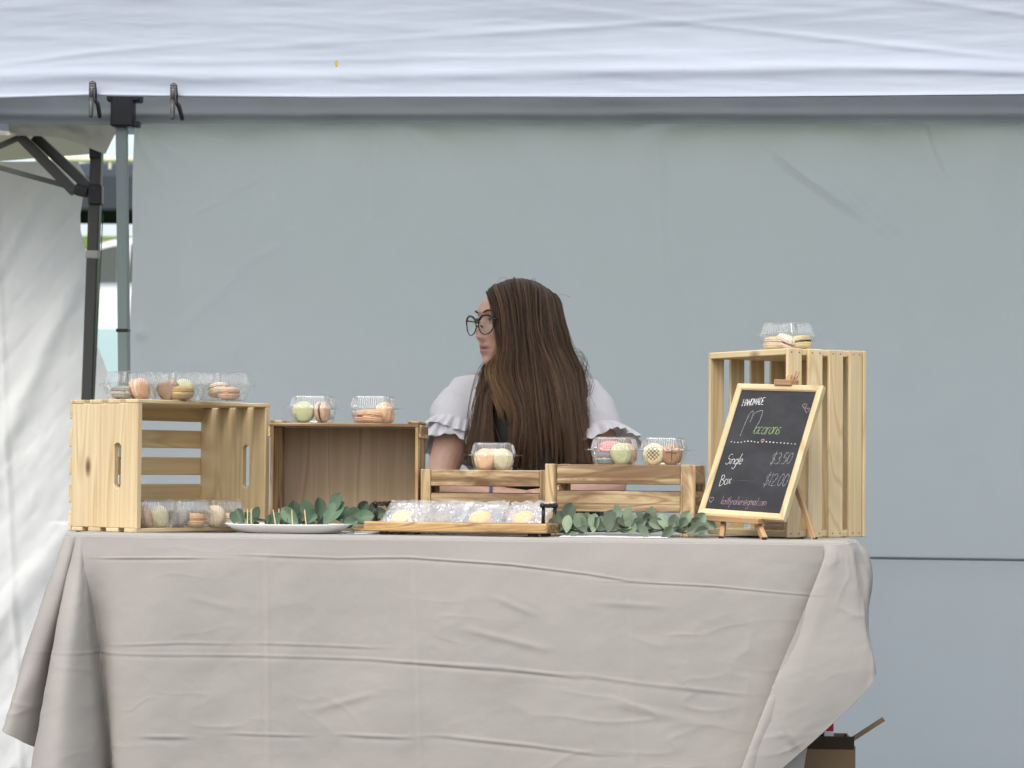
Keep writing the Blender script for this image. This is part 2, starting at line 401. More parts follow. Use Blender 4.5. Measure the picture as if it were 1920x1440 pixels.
# ---- sidewall: grey backdrop curtain
def creases(u, z, L):
    d = 0
    for (x0, y0, x1, y1, a, wd) in L:
        A = np.array(ftent(T3(x0, y0, 2.8)))[[0, 2]]; B = np.array(ftent(T3(x1, y1, 2.8)))[[0, 2]]
        D = B - A; l = np.hypot(*D); D = D / l; s = (u - A[0]) * D[0] + (z - A[1]) * D[1]; q = -(u - A[0]) * D[1] + (z - A[1]) * D[0]
        q = q + .02 * (s / l) * (1 - s / l)
        env = 1 / (1 + np.exp(-(s) / (.05 * l))) / (1 + np.exp((s - l) / (.05 * l)))
        d = d + a * env * (np.exp(-(q / wd) ** 2) - .6 * np.exp(-((q - 1.6 * wd) / (1.5 * wd)) ** 2))
    return d
CR = [(1450, 290, 1612, 408, .010, .008), (1560, 330, 1680, 445, .008, .02), (1735, 236, 1768, 320, .006, .010), (360, 400, 505, 318, .005, .008),
      (345, 610, 450, 500, .008, .02), (450, 500, 560, 430, .006, .014), (1236, 250, 1246, 520, .004, .016), (698, 240, 700, 420, .003, .012),
      (1600, 330, 1920, 520, .006, .05), (1240, 200, 1160, 420, .006, .05), (740, 200, 830, 300, .008, .03), (1250, 210, 1180, 260, .010, .03),
      (255, 240, 300, 330, .008, .02), (265, 240, 360, 300, .007, .025), (1500, 230, 1760, 330, .006, .06), (1380, 900, 1900, 740, .004, .06),
      (500, 250, 470, 700, .004, .04), (900, 260, 1010, 500, .004, .05), (1700, 500, 1640, 1000, .005, .05), (620, 235, 560, 520, .006, .05), (1020, 235, 1100, 560, .007, .06), (1330, 235, 1250, 640, .006, .06), (300, 700, 620, 560, .005, .05), (380, 235, 330, 640, .005, .045), (1880, 235, 1800, 620, .007, .05), (700, 640, 850, 900, .004, .06), (1120, 560, 1400, 440, .004, .05)]
ul = ftent(T3(247, 500, 2.8))[0]; ur = 2.0
zs = T3(1780, 1047, 2.8).z
def wall(a, b):
    z = -.155 + (T3(960, 205, 2.8).z + .155) * b
    edge = ul + .006 * np.sin(z * 3.1) + .004 * np.sin(z * 9)
    u = edge + (ur - edge) * a
    d = .028 * fbm(u * 1.1 + 2, z * .9, 3) + .010 * fbm(u * 2.6 + z * 2.2, z * .8 - u * .5 + 4, 2) + .007 * fbm(u * 4 + z * 1.5, z * 2.2, 3) + .0025 * fbm(u * 11, z * 9 + u * 3, 3)
    d = 1.3 * d + 1.5 * creases(u, z, CR)
    d -= .007 * np.exp(-((z - zs) / .004) ** 2)
    d += .05 * np.clip((zs - z) / .6, 0, 1)
    # blotch where the leg pushes into the cloth
    A = np.array(ftent(T3(262, 626, 2.8))); d += .025 * np.exp(-((u - A[0]) / .018) ** 2 - ((z - A[2]) / .022) ** 2)
    return Wn(u, 2.82 - d, z)
curtain = fabric_grid('side_wall', wall, 560, 320, WALLF)
tag(curtain, 'large grey-blue fabric side wall hanging behind the seated woman and the table', 'tent wall')
seam = obj('seam_tape', *tube([T3(px, py, 2.76) for px, py in ((300, 1036), (800, 1040), (1300, 1043), (1640, 1046), (1780, 1048), (1920, 1050), (1990, 1051))], .0045, 6), mat('grey_seam', (.16, .17, .18), .7), curtain, smooth=True)

# ---- clamps and leaf
def clamp(px, py_top, label, tilt):
    p = T3(px, py_top, VF - .02); t = empty('spring_clamp', p, TA, label, 'clamp', 'spring clamps on the valance hem'); t.scale = (.85, .85, 1)
    s = 1.0
    for sy, nm, mm in ((-1, 'front_jaw', STEEL), (1, 'rear_jaw', BLACKP)):
        L = [(0, sy * .006, 0), (0, sy * .012, -.02), (0, sy * .018, -.042)]
        obj(nm, *tube(L, [.0062, .0075, .0068], 8), mm, t, smooth=True)
    # ribbed metal jaw sleeve
    prt = [boxvf(.016, .010, .004, (0, -.012 - .0002 * k, -.004 - .0055 * k), (-.2, 0, 0)) for k in range(8)]
    obj('jaw_ribs', *merge(prt), STEEL, t)
    obj('spring', *tube([(.009 * math.cos(a), -.010 + .010 * math.sin(a), -.046 + .0005 * a) for a in np.linspace(0, 5 * PI, 36)], .0014, 5), STEEL, t, smooth=True)
    x = tilt
    obj('handle', *tube([(0, -.02, -.040), (.002, -.027, -.055), (.003, -.034, -.082), (.003, -.034, -.086)], [.0055, .0068, .0068, .004], 8), mat('grey_grip', (.06, .065, .065), .35), t, smooth=True)
    obj('handle', *tube([(.004, .0, -.040), (.012, .006, -.050), (.016 + x, .012, -.078), (.017 + x, .012, -.082)], [.005, .0062, .006, .003], 8), BLACKP, t, smooth=True)
clamp(175, 154, 'dark metal spring clamp on the valance left of the tent leg', 0)
clamp(327, 158, 'dark metal spring clamp on the valance right of the tent leg', .004)
p = T3(631, 119, VF - .028)
lf = [(0, 0, -.009), (-.0035, -.001, -.003), (-.004, -.0015, .003), (0, 0, .008), (.003, -.001, .003), (.003, -.001, -.004)]
lo = obj('fallen_leaf', lf + [(x, y + .0012, z) for x, y, z in lf], [(0, 5, 4, 3, 2, 1), (6, 7, 8, 9, 10, 11)] + [(i, (i + 1) % 6, 6 + (i + 1) % 6, 6 + i) for i in range(6)], mat('yellow_leaf', (.55, .33, .02), .6), mx=TM(p))
tag(lo, 'tiny yellow fallen leaf stuck on the white valance', 'leaf')

# ============================================================ NEIGHBOUR TENT (left)
nt_ = empty('neighbour_tent', T3(170, 900, 3.05), 0, 'cream pop-up tent with dark grey frame and white side at the left edge', 'tent')
ninv = Matrix.Translation(-Vector(nt_.location))
def ton(o): o.matrix_basis = ninv @ o.matrix_basis; o.parent = nt_; return o
vP = 3.05
a_ = T3(182, 290, vP); b_ = T3(165, 750, vP); dd = (b_ - a_).normalized(); foot = a_ + dd * ((-.2 - a_.z) / dd.z)
ton(bar('post', foot, T3(182, 284, vP), .040, .040, DKMETAL, bev=.004))
ton(bar('post_groove', T3(177, 740, vP - .022), T3(193, 400, vP - .022), .004, .003, BLACKP))
ton(box('post_cap', (.042, .045, .045), T3(180, 288, vP - .002), BLACKP, bev=.006))
ton(box('slider_bracket', (.048, .055, .072), T3(180, 366, vP - .004), BLACKP, bev=.005))
ton(box('slider_arm', (.05, .045, .040), T3(154, 358, vP - .004), BLACKP, rot=(0, .25, 0), bev=.005))
for q in (145, 175): ton(obj('bolt', *tube([T3(q, 352, vP - .03), T3(q, 352, vP - .036)], .004, 8), STEEL))
ton(bar('truss_bar', T3(38, 256, vP), T3(140, 360, vP), .030, .034, DKMETAL))
ton(bar('truss_bar', T3(66, 256, vP + .05), T3(172, 356, vP + .03), .030, .034, DKMETAL))
ton(bar('truss_bar', T3(-60, 298, vP + .02), T3(136, 352, vP), .022, .018, DKMETAL))
ton(bar('truss_bar', T3(-60, 300, vP + .02), T3(36, 258, vP + .03), .022, .018, DKMETAL))
ton(box('velcro_strap', (.046, .046, .028), T3(175, 478, vP), mat('beige_strap', (.42, .39, .36), .8), rot=(0, .03, TA), bev=.003))
def nvalance(a, b):
    px = -300 + 512 * a; top = 205 + 0 * px
    bot = np.interp(px, [-300, 0, 90, 120, 160, 185, 200, 212], [262, 254, 258, 262, 276, 287, 292, 250])
    py = bot + (top - bot) * b; o = np.zeros(a.shape + (3,))
    u0_, v0_, _ = ftent(T3(0, 230, vP - .05)); u1_, _, _ = ftent(T3(200, 230, vP - .05))
    u = u0_ + (u1_ - u0_) * px / 200; z = T3(0, 230, vP - .05).z - (py - 230) / F_PX * 8.6 + .0035 * (px / 200) 
    return Wn(u, vP - .06 - .012 * fbm(a * 14, b * 3) + .05 * np.clip((px - 195) / 17, 0, 1) ** 2, z)
ton(fabric_grid('valance', nvalance, 120, 20, CREAM))
def ninner(a, b):
    px = -300 + 495 * a; bot = np.interp(px, [-300, 0, 195], [320, 304, 288]); top = 200
    py = bot + (top - bot) * b
    u0_ = ftent(T3(0, 230, 3.5))[0]; u1_ = ftent(T3(200, 230, 3.5))[0]
    u = u0_ + (u1_ - u0_) * px / 200; z = T3(0, 230, 3.5).z - (py - 230) / F_PX * 9.0
    return Wn(u, 3.5 - .012 * fbm(a * 14, b * 3), z)
ton(fabric_grid('rear_valance', ninner, 80, 16, CREAM))
def nroof(a, b):
    u = -4.4 + (ftent(T3(195, 230, 3.2))[0] + 4.4) * a
    return Wn(u, 2.98 + 1.2 * b, 2.13 + .6 * np.minimum(b * 1.2, 1) + .02 * fbm(a * 8, b * 8))
ton(fabric_grid('roof', nroof, 40, 30, CREAM))
def nwall(a, b):
    py = 300 + 1240 * (1 - b)
    edge = np.interp(py, [300, 330, 400, 430, 455, 490, 540, 600, 640, 700, 760, 1600], [150, 166, 156, 158, 163, 172, 178, 182, 188, 212, 225, 240])
    px = -260 + (edge + 260) * a
    vv = 3.6 - .25 * b
    u0_ = ftent(T3(0, 500, 3.5))[0]; u1_ = ftent(T3(200, 500, 3.5))[0]
    u = u0_ + (u1_ - u0_) * px / 200; z = T3(0, 880, 3.5).z - (py - 880) / F_PX * 9.03
    d = .03 * fbm((px + py * .55) * .006, (px - py) * .0022, 3) + .016 * fbm((px * .9 + py * .7) * .02, (px - py) * .004 + 3, 3) + .005 * fbm(px * .05, py * .03, 2)
    L = np.abs(px - (160 - (py - 500) * .42)); d += .03 * np.exp(-(L / 22) ** 2) * (py > 470) * np.clip((py - 470) / 100, 0, 1)
    d += .018 * np.exp(-((px - 60 - (py - 400) * -.5) / 14) ** 2) * np.exp(-((py - 480) / 140.) ** 2)
    d += .014 * np.exp(-((px - 8 - (py - 560) * .06) / 7) ** 2)
    L3 = np.abs((px - 130) + (py - 1010) * .8); d += .03 * np.exp(-(L3 / 30) ** 2) * (py > 980)
    d = d * .6
    return Wn(u, 3.45 - d, np.maximum(z, -.21))
nw = fabric_grid('side_wall', nwall, 260, 420, NWALL)
tag(nw, 'creased white fabric side wall at the far left behind the dark post', 'tent wall')

# ============================================================ BACKGROUND in the gap
def car(loc, rz):
    t = empty('parked_car', loc, rz, 'white parked car glimpsed through the gap between the two tents', 'car')
    WP = mat('white_car_paint', (.75, .76, .78), .15, Coat_Weight=.6); TY = mat('tyre_rubber', (.02, .02, .02), .8)
    # body: side profile (x, z) lofted over width
    low = [(-2.2, .35), (-2.25, .62), (-2.1, .82), (-1.2, .93), (1.35, .95), (2.1, .86), (2.25, .6), (2.2, .33)]
    prof = catm(low, 60); loops = []
    for y, s, dz in ((-.86, .97, .0), (-.90, 1.0, .01), (-.90, 1.0, .0), (.90, 1.0, .0), (.86, .97, .0)):
        loops.append([(x * s, y, z if z > .5 else z) for x, z in prof])
    obj('body', *rings(loops), WP, t, smooth=False)
    cab = catm([(-1.25, .92), (-.95, 1.15), (-.55, 1.40), (0, 1.47), (.7, 1.42), (1.2, 1.18), (1.6, .95)], 50)
    obj('cabin', *rings([[(x, y, .93 + (z - .93)) for x, z in cab] for y in (-.72, .72)]), WP, t, smooth=False)
    win = catm([(-1.02, .96), (-.85, 1.15), (-.50, 1.34), (0, 1.40), (.6, 1.36), (1.0, 1.15), (1.2, .97)], 40)
    for y in (-.735, .735):
        for x0, x1 in ((-1.05, -.30), (-.24, .50), (.56, 1.2)):
            q = [(x, z) for x, z in win if x0 <= x <= x1]; q = [(x0 if x0 > -1 else q[0][0], .96)] + q + [(q[-1][0], .96)]
            obj('side_window', *rings([[(x, y - .006, z) for x, z in q], [(x, y + .006, z) for x, z in q]]), GLASS, t)
    for x in (-1.35, 1.4):
        for y in (-.82, .82):
            wl = obj('wheel', *tube([(x, y - .1, .33), (x, y + .1, .33)], .33, 24), TY, t)
            obj('rim', *tube([(0, -.105, 0), (0, .105, 0)], .20, 16), STEEL, wl, mx=TM((x, y, .33)))
    for x in (-2.2, 2.2): box('light', (.08, .4, .12), (x, -.62, .72), mat('lamp_glass', (.6, .6, .6), .1), t)
    for x in (-.27, .53): box('door_seam', (.012, .006, .5), (x, -.905, .65), BLACKP, t, bev=0)
    return t
cp = P(206, 640, 22.5)
car((cp.x + .55, 22.5, 1.97), 0)
# dark canopy
dc = P(230, 400, 15.0)
t = empty('dark_canopy', (dc.x, 15, 1.0), 0, 'dark navy canopy roof seen through the gap beside the tent leg', 'canopy')
NAVY = fabric('navy_polyester', (.05, .06, .075), .35)
zz0 = P(230, 408, 15.).z - 1.0; zz1 = P(230, 345, 15.).z - 1.0; zz2 = P(230, 300, 15).z - 1.0
sq = lambda s, z, dy=0: [(-s, -s, z), (s, -s, z), (s, s, z), (-s, s, z)]
obj('roof', *rings([sq(.55, zz0), sq(.56, zz0 + .02), sq(.56, zz1), sq(.35, zz1 + .12), sq(.04, zz2)], False, True), NAVY, t)
for x in (-.5, .5):
    for y in (-.5, .5): box('leg', (.04, .04, zz1), (x, y, zz1 / 2), DKMETAL, t)
lp = P(225, 299, 12.)
t = empty('awning', lp, 0, 'pale yellow rolled awning bar seen through the gap above the navy canopy', 'awning')
obj('roller', *tube([(-.6, 0, 0), (.6, 0, 0)], .022, 12), mat('pale_awning', (.75, .72, .5), .6), t, smooth=True)
obj('cord', *tube([(-.07, 0, 0), (-.07, 0, -.07)], .012, 6), mat('pale_cord', (.7, .68, .5), .6), t)
for x in (-.55, .55): box('awning_post', (.03, .03, 1.7), (x, 0, -.85), LEGM, t)
st = P(220, 610, 8.5)
stl = empty('stall_table', (st.x, 9.0, .5), 0, 'pale blue cloth-covered stall seen through the gap beside the tent leg', 'table')
PBL = fabric('pale_blue_cloth', (.50, .66, .70), .8)
box('cloth_cover', (1.2, .9, st.z - .5), (0, 0, (st.z - .5) / 2), PBL, stl, bev=.02)
# ============================================================ TABLE and CLOTH
uL = ftent(T(128, .02))[0]; uR = ftent(T(1600, .02))[0]; TL_ = uR - uL - .05
tb = empty('folding_table', W((uL + uR) / 2, .38, 0), TA, 'long folding trestle table hidden under the taupe tablecloth', 'table')
box('table_top', (TL_, .70, .03), (0, 0, ZT - .026), mat('table_plastic', (.6, .6, .58), .5), tb, bev=.008)
for sx in (-.75, .75):
    for sy in (-.28, .28): box('leg', (.03, .03, ZT - .04), (sx, sy, (ZT - .04) / 2), DKMETAL, tb)

def uz(px, py, v): p = T3(px, py, v); return ftent(p)
RB = []   # each rib: list of (u, v, z)
def rib(*pts): RB.append([uz(*p) for p in pts])
# left side, going back to front
uL = ftent(T(128, .02))[0]; uR = ftent(T(1600, .02))[0]
RB.append([(uL + .00, .74, ZT), (uL - .01, .745, ZT - .06), (uL - .03, .75, .52), (uL - .05, .75, .31)])
RB.append([(uL + .00, .50, ZT), (uL - .03, .50, ZT - .06), (uL - .05, .50, .52), (uL - .09, .50, .31)])
RB.append([(uL + .00, .28, ZT), (uL - .01, .28, ZT - .06), (uL - .03, .28, .52), (uL - .05, .28, .31)])
RB.append([(uL + .00, .12, ZT), (uL - .03, .12, ZT - .06), (uL - .09, .12, .52), (uL - .14, .12, .31)])
rib((124, 1004, .045), (104, 1070, .02), (82, 1130, .01), (55, 1215, 0), (28, 1300, -.02), (5, 1370, -.03))
rib((132, 1004, .025), (116, 1090, .0), (92, 1180, -.01), (70, 1270, -.015), (40, 1390, -.02))
rib((142, 1004, .018), (136, 1070, .035), (118, 1180, .05), (100, 1290, .06), (90, 1425, .06))
rib((146, 1004, .012), (132, 1070, .005), (112, 1170, -.03), (90, 1290, -.05), (62, 1440, -.07), (48, 1520, -.08))
rib((150, 1004, .008), (146, 1070, -.01), (134, 1170, -.055), (118, 1300, -.09), (105, 1440, -.12), (95, 1530, -.13))
rib((156, 1004, .004), (156, 1070, .0), (160, 1170, -.02), (168, 1300, -.03), (172, 1440, -.045), (176, 1540, -.05))
rib((166, 1004, .002), (168, 1070, .0), (182, 1170, .03), (196, 1300, .04), (208, 1440, .045), (212, 1545, .045))
for i, px in enumerate((215, 270, 340, 420, 505, 600, 700, 800, 900, 1000, 1100, 1200, 1290, 1370, 1440)):
    b = [-.012, -.02, -.012, -.006, -.010, -.006, -.012, -.008, -.012, -.01, -.012, -.01, -.010, -.008, -.004][i]
    y0 = 1004 + (px - 150) * .0115
    rib((px, y0, .0), (px, y0 + 60, -.008), (px, 1170, b * .8 - .006), (px + 1, 1300, b * 1.2 - .004), (px + 2, 1440, b * 1.6), (px + 2, 1560, b * 1.9))
rib((1500, 1020, .0), (1502, 1080, .0), (1500, 1170, .005), (1490, 1300, .01), (1480, 1440, .012), (1475, 1560, .012))
rib((1535, 1020, .0), (1545, 1090, .012), (1545, 1170, .03), (1530, 1300, .035), (1505, 1440, .03), (1495, 1555, .03))
rib((1541, 1020, -.0), (1545, 1060, .004), (1536, 1110, -.005), (1508, 1200, -.025), (1470, 1300, -.045), (1425, 1420, -.06), (1395, 1520, -.07))
rib((1546, 1020, .0), (1545, 1048, -.010), (1519, 1110, -.022), (1478, 1210, -.040), (1438, 1315, -.055), (1390, 1445, -.07), (1370, 1520, -.075))
rib((1556, 1020, .0), (1560, 1050, -.014), (1545, 1110, -.024), (1513, 1210, -.042), (1478, 1315, -.054), (1440, 1410, -.062), (1413, 1490, -.064))
rib((1570, 1020, .0), (1580, 1060, -.008), (1574, 1120, -.018), (1560, 1200, -.030), (1538, 1280, -.040), (1508, 1360, -.046), (1472, 1436, -.048))
rib((1584, 1019, .006), (1598, 1060, -.001), (1604, 1120, -.008), (1604, 1190, -.018), (1596, 1240, -.024), (1580, 1300, -.028), (1556, 1362, -.030))
rib((1590, 1019, .010), (1604, 1050, .006), (1616, 1120, .002), (1624, 1180, -.006), (1628, 1220, -.012), (1626, 1260, -.015), (1618, 1302, -.016))
rib((1594, 1018, .02), (1606, 1040, .02), (1622, 1110, .014), (1628, 1180, .008), (1640, 1230, .002), (1644, 1264, -.002))
rib((1604, 1017, .06), (1616, 1040, .05), (1634, 1090, .04), (1630, 1150, .05), (1622, 1200, .06), (1634, 1250, .06))
rib((1610, 1017, .10), (1632, 1045, .10), (1636, 1090, .12), (1622, 1160, .14), (1606, 1210, .16), (1600, 1250, .18))
RB.append([(uR + .0, .28, ZT), (uR + .01, .28, ZT - .05), (uR + .03, .28, .60), (uR + .01, .28, .48)])
RB.append([(uR + .0, .50, ZT), (uR + .02, .50, ZT - .05), (uR + .04, .50, .60), (uR + .05, .50, .48)])
RB.append([(uR + .0, .74, ZT), (uR + .01, .74, ZT - .05), (uR + .03, .74, .60), (uR + .05, .74, .48)])
NT, NS = 280, 900
A = np.array([catm(np.array(r), NT) for r in RB])            # ribs x NT x 3
# non-uniform: place columns by distance along the mid row
mid = A[:, NT // 2, :]; dist = np.concatenate([[0], np.cumsum(np.linalg.norm(np.diff(mid, axis=0), axis=1) + .004)])
tt = np.interp(np.linspace(0, dist[-1], NS), dist, np.arange(len(RB)))
def pick(A, t):
    k = len(A); i = np.minimum(t.astype(int), k - 2); f = (t - i)[:, None, None]
    g = lambda j: A[np.clip(j, 0, k - 1)]
    a, b, c, d = g(i - 1), g(i), g(i + 1), g(i + 2)
    return .5 * (2 * b + (c - a) * f + (2 * a - 5 * b + 4 * c - d) * f ** 2 + (3 * b - a - 3 * c + d) * f ** 3)
G = pick(A, tt).transpose(1, 0, 2)                           # NT x NS x 3 in (u,v,z)
for _ in range(2): G[:, 1:-1] = .25 * G[:, :-2] + .5 * G[:, 1:-1] + .25 * G[:, 2:]
N = gnormals(G); N = N * (-1 if N[NT // 2, NS // 2, 1] > 0 else 1)
u, v, z = G[..., 0], G[..., 1], G[..., 2]
arc = np.cumsum(np.r_[0, np.linalg.norm(np.diff(G[NT // 2], axis=0), axis=1)])[None] + 0 * u
row = np.linspace(0, 1, NT)[:, None] + 0 * u
hgt = ZT - z
fade = np.clip(hgt / .05, 0, 1)
d = fade * (.006 * fbm(arc * 4, hgt * 5, 3) + .0015 * fbm(arc * 12 + hgt * 4, hgt * 14, 3) + .0005 * fbm(arc * 40, hgt * 34, 3))
d += fade * .006 * fbm(arc * 3.1 + 7, hgt * 1.2, 2)
rg = 1 - np.abs(fbm(arc * 7 + 2 * fbm(arc * 2, hgt * 3, 2), hgt * 9, 3)) * 2.2; d += fade * .0010 * np.clip(rg, 0, 1) ** 3 * np.clip(fbm(arc * 3 + 9, hgt * 4, 2) + .25, 0, 1) * 2
rg = 1 - np.abs(fbm(arc * 5 + hgt * 9 + 31, hgt * 16 - arc * 3, 2)) * 3; d += fade * .0011 * np.clip(rg, 0, 1) ** 4 * np.clip(fbm(arc * 4 + 3, hgt * 5 + 8, 2) + .1, 0, 1) * 2
def crs(pl, a, wd, sharp=1):
    global d
    pts = [uz(x, y, 0) for x, y in pl]
    us = [p[0] for p in pts]; zs_ = [p[2] for p in pts]
    if abs(us[-1] - us[0]) > abs(zs_[-1] - zs_[0]):
        q = z - np.interp(u, us, zs_); s = u; s0, s1 = us[0], us[-1]
    else:
        q = u - np.interp(-z, [-k for k in zs_], us); s = -z; s0, s1 = -zs_[0], -zs_[-1]
    l = abs(s1 - s0) * .06 + .006
    env = 1 / (1 + np.exp(-(s - s0) / l)) / (1 + np.exp((s - s1) / l))
    env = env * (.45 + .9 * np.clip(fbm(s * 7 + a * 900, s * 0 + wd * 100, 2) + .5, 0, 1))
    wd = wd * .62; d = d + .5 * a * env * (np.exp(-(q / wd) ** 2) - .5 * np.exp(-((q + 2.2 * wd) / (1.8 * wd)) ** 2)) * fade
for pl, a, wd in (([(200, 1046), (372, 1046)], .0042, .0032), ([(470, 1040), (640, 1046), (760, 1044)], .003, .004), ([(770, 1045), (960, 1058), (1100, 1075), (1180, 1088)], .004, .0035),
                  ([(1180, 1090), (1340, 1098), (1500, 1114)], .0035, .003), ([(150, 1222), (300, 1226), (480, 1228), (700, 1235), (1040, 1262)], .0032, .004),
                  ([(230, 1208), (340, 1204), (430, 1206)], .003, .004), ([(490, 1205), (600, 1209), (700, 1213)], .003, .004), ([(780, 1240), (940, 1250), (1080, 1268)], .003, .005), ([(1100, 1265), (1200, 1280), (1390, 1300)], .0025, .006),
                  ([(280, 1378), (350, 1380)], .005, .006), ([(440, 1374), (570, 1378)], .004, .004), ([(650, 1376), (760, 1381)], .004, .005), ([(830, 1378), (1000, 1396), (1120, 1412)], .004, .005),
                  ([(1130, 1130), (1240, 1136)], .002, .01), ([(500, 1010), (504, 1200), (506, 1440)], .0042, .006), ([(776, 1030), (784, 1200), (790, 1440)], .0030, .006), ([(1180, 1080), (1188, 1250), (1192, 1440)], .002, .007),
                  ([(880, 1180), (1020, 1215)], .003, .012), ([(250, 1330), (282, 1306)], .003, .004), ([(590, 1330), (700, 1300)], .0025, .012), ([(1160, 1320), (1300, 1350)], .003, .014),
                  ([(1470, 1370), (1500, 1400)], .006, .008), ([(1455, 1345), (1480, 1395)], .004, .008), ([(930, 1120), (1000, 1150)], .0025, .012), ([(360, 1120), (440, 1140)], .002, .012)):
    crs(pl, a, wd)
G = G + N * d[..., None]
X = Wn(G[..., 0], G[..., 1], G[..., 2])
# flat top sheet: from the edge inward, with rounded edge
nt2 = 22
edge = G[0]
ctr = np.stack([np.clip(edge[:, 0], uL + .10, uR - .10), np.clip(edge[:, 1], .10, .64), np.full(NS, ZT)], 1)
rows = []
for k in range(nt2, 0, -1):
    f = k / nt2; f2 = f ** 1.2
    q = edge + (ctr - edge) * f2; q[:, 2] = ZT + .0012 * fbm(q[:, 0] * 9, q[:, 1] * 9, 3) - .004 * (1 - min(1, f * 6)) ** 2
    rows.append(Wn(q[:, 0], q[:, 1], q[:, 2]))
X[0, :, 2] -= .004
full = np.concatenate([np.array(rows), X], 0)
Fg = gridfaces(full.shape[0], NS).tolist()
V = full.reshape(-1, 3)
# centre fill
cu = np.linspace(uL + .02, uR - .02, 60); cv = np.linspace(.06, .72, 24); CU, CV = np.meshgrid(cu, cv)
cz = ZT - .0035 + .0012 * fbm(CU * 9, CV * 9, 3); CG_ = Wn(CU, CV, cz).reshape(-1, 3)
Fc2 = (gridfaces(24, 60) + len(V)).tolist()
cloth = obj('tablecloth', np.concatenate([V, CG_]), Fg + Fc2, LINEN, smooth=True)
sm = cloth.modifiers.new('thickness', 'SOLIDIFY'); sm.thickness = .0012; sm.offset = -1
tag(cloth, 'taupe cloth draped over the long table with loose folded corners', 'tablecloth')
# hem stitched edge on the right flap
# ============================================================ PINE CRATES
ROT_L = {'x': (0, 0, 0), 'y': (0, 0, PI / 2), 'z': (0, PI / 2, 0)}
def plank(name, dx, dy, dz, loc, m, parent, pre, grain, bev=.0015):
    # object whose own X axis runs along the grain
    if grain == 'x': return box(name, (dx, dy, dz), loc, m, parent, (0, 0, 0), bev, pre)
    if grain == 'y': return box(name, (dy, dx, dz), loc, m, parent, (0, 0, PI / 2), bev, pre)
    return box(name, (dz, dy, dx), loc, m, parent, (0, PI / 2, 0), bev, pre)
_slot = {}
def slot_panel_me(L, Wd, th, sl, sw, m, off=0):
    k = (L, Wd, th, sl, sw, m.name, off)
    if k in _slot: return _slot[k]
    n = 40; inn = []; out = []
    for i in range(n):
        a = 2 * PI * i / n; cx = (sl / 2 - sw / 2) * (1 if math.cos(a) > 0 else -1)
        inn.append((cx + sw / 2 * math.cos(a), off + sw / 2 * math.sin(a)))
        c, s = math.cos(a), math.sin(a)
        # rectangle point in that direction
        q = max(abs(c) / (L / 2), abs(s) / (Wd / 2)); out.append([c / q, s / q])
    for sx in (-1, 1):
        for sy in (-1, 1):
            j = min(range(n), key=lambda i: (out[i][0] - sx * L / 2) ** 2 + (out[i][1] - sy * Wd / 2) ** 2); out[j] = [sx * L / 2, sy * Wd / 2]
    e = .0018
    lp = [[(x, y * 1.0 , -th / 2) for x, y in inn], [(x, y, th / 2) for x, y in inn]]
    sh = lambda z, s: [(x - math.copysign(s, x), y - math.copysign(s, y), z) for x, y in out]
    loops = [[(x, y, -th / 2 + e) for x, y in inn], [((x * 1.0), off + (y - off) * 1.18, -th / 2) for x, y in inn], sh(-th / 2, e), sh(-th / 2 + e, 0), sh(th / 2 - e, 0), sh(th / 2, e), [(x, off + (y - off) * 1.18, th / 2) for x, y in inn], [(x, y, th / 2 - e) for x, y in inn]]
    V, Fc = rings(loops, False, False)
    for k2 in range(n): Fc.append(((7) * n + k2, 7 * n + (k2 + 1) % n, (k2 + 1) % n, k2))
    me = mesh('end_panel', V, Fc, m)
    bm = bmesh.new(); bm.from_mesh(me); bmesh.ops.recalc_face_normals(bm, faces=bm.faces); bm.to_mesh(me); bm.free()
    _slot[k] = me; return me
CL, CW_, CD = .431, .303, .231
def pine_crate(loc, rz, upright, label):
    t = empty('wooden_crate', loc, rz, label, 'crate')
    # inner frame: X long, Z = width (318), Y = depth (241), opening at -Y
    if upright: pre = Matrix.Translation((0, 0, CL / 2)) @ Euler((0, PI / 2, 0)).to_matrix().to_4x4()
    else: pre = Matrix.Translation((0, 0, CW_ / 2)) 
    th = .015; ts = .009; inner_w = CW_ - 2 * ts
    for s in (-1, 1):
        me = slot_panel_me(round(inner_w, 4), round(CD - ts, 4), th, .105, .0215, PINE, -.045)
        # panel local X -> crate Z (grain), local Y -> crate Y, local Z -> crate X
        M = Matrix(((0, 0, s, s * (CL / 2 - th / 2 - .0005)), (0, 1, 0, -ts / 2), (-1 * s * s, 0, 0, 0), (0, 0, 0, 1)))
        M = Matrix(((0, 0, 1, s * (CL / 2 - th / 2 - .0005)), (0, 1, 0, -ts / 2), (-1, 0, 0, 0), (0, 0, 0, 1)))
        link('end_panel', me, t, pre @ M)
    w5, g5 = .0435, .0215
    for k in range(5):
        zz = (k - 2) * (w5 + g5)
        plank('slat', CL, ts, w5, (0, CD / 2 - ts / 2, zz), PINE, t, pre, 'x')
    w4, g4 = .041, .0197
    for sz in (-1, 1):
        for k in range(4):
            yy = -CD / 2 + w4 / 2 + k * (w4 + g4)
            if k == 3: yy -= .002
            plank('slat', CL, w4 if k < 3 else w4 - .004, ts, (0, yy, sz * (CW_ / 2 - ts / 2)), PINE, t, pre, 'x')
    nails = []
    for sx in (-1, 1):
        for k in range(4):
            for dy in (-.010, .012):
                yy = -CD / 2 + w4 / 2 + k * (w4 + g4) + dy
                if k == 3 and dy > 0: yy -= .004
                for sz in (-1, 1): nails.append(tube([(sx * (CL / 2 - .009), yy, sz * (CW_ / 2 + .0006)), (sx * (CL / 2 - .009), yy, sz * (CW_ / 2 - .003))], .0017, 6))
    V, Fc = merge(nails); tag(obj('nails', V, Fc, mat('nail_rust', (.10, .07, .05), .5, Metallic=.4), t, mx=pre), kind='stuff')
    return t
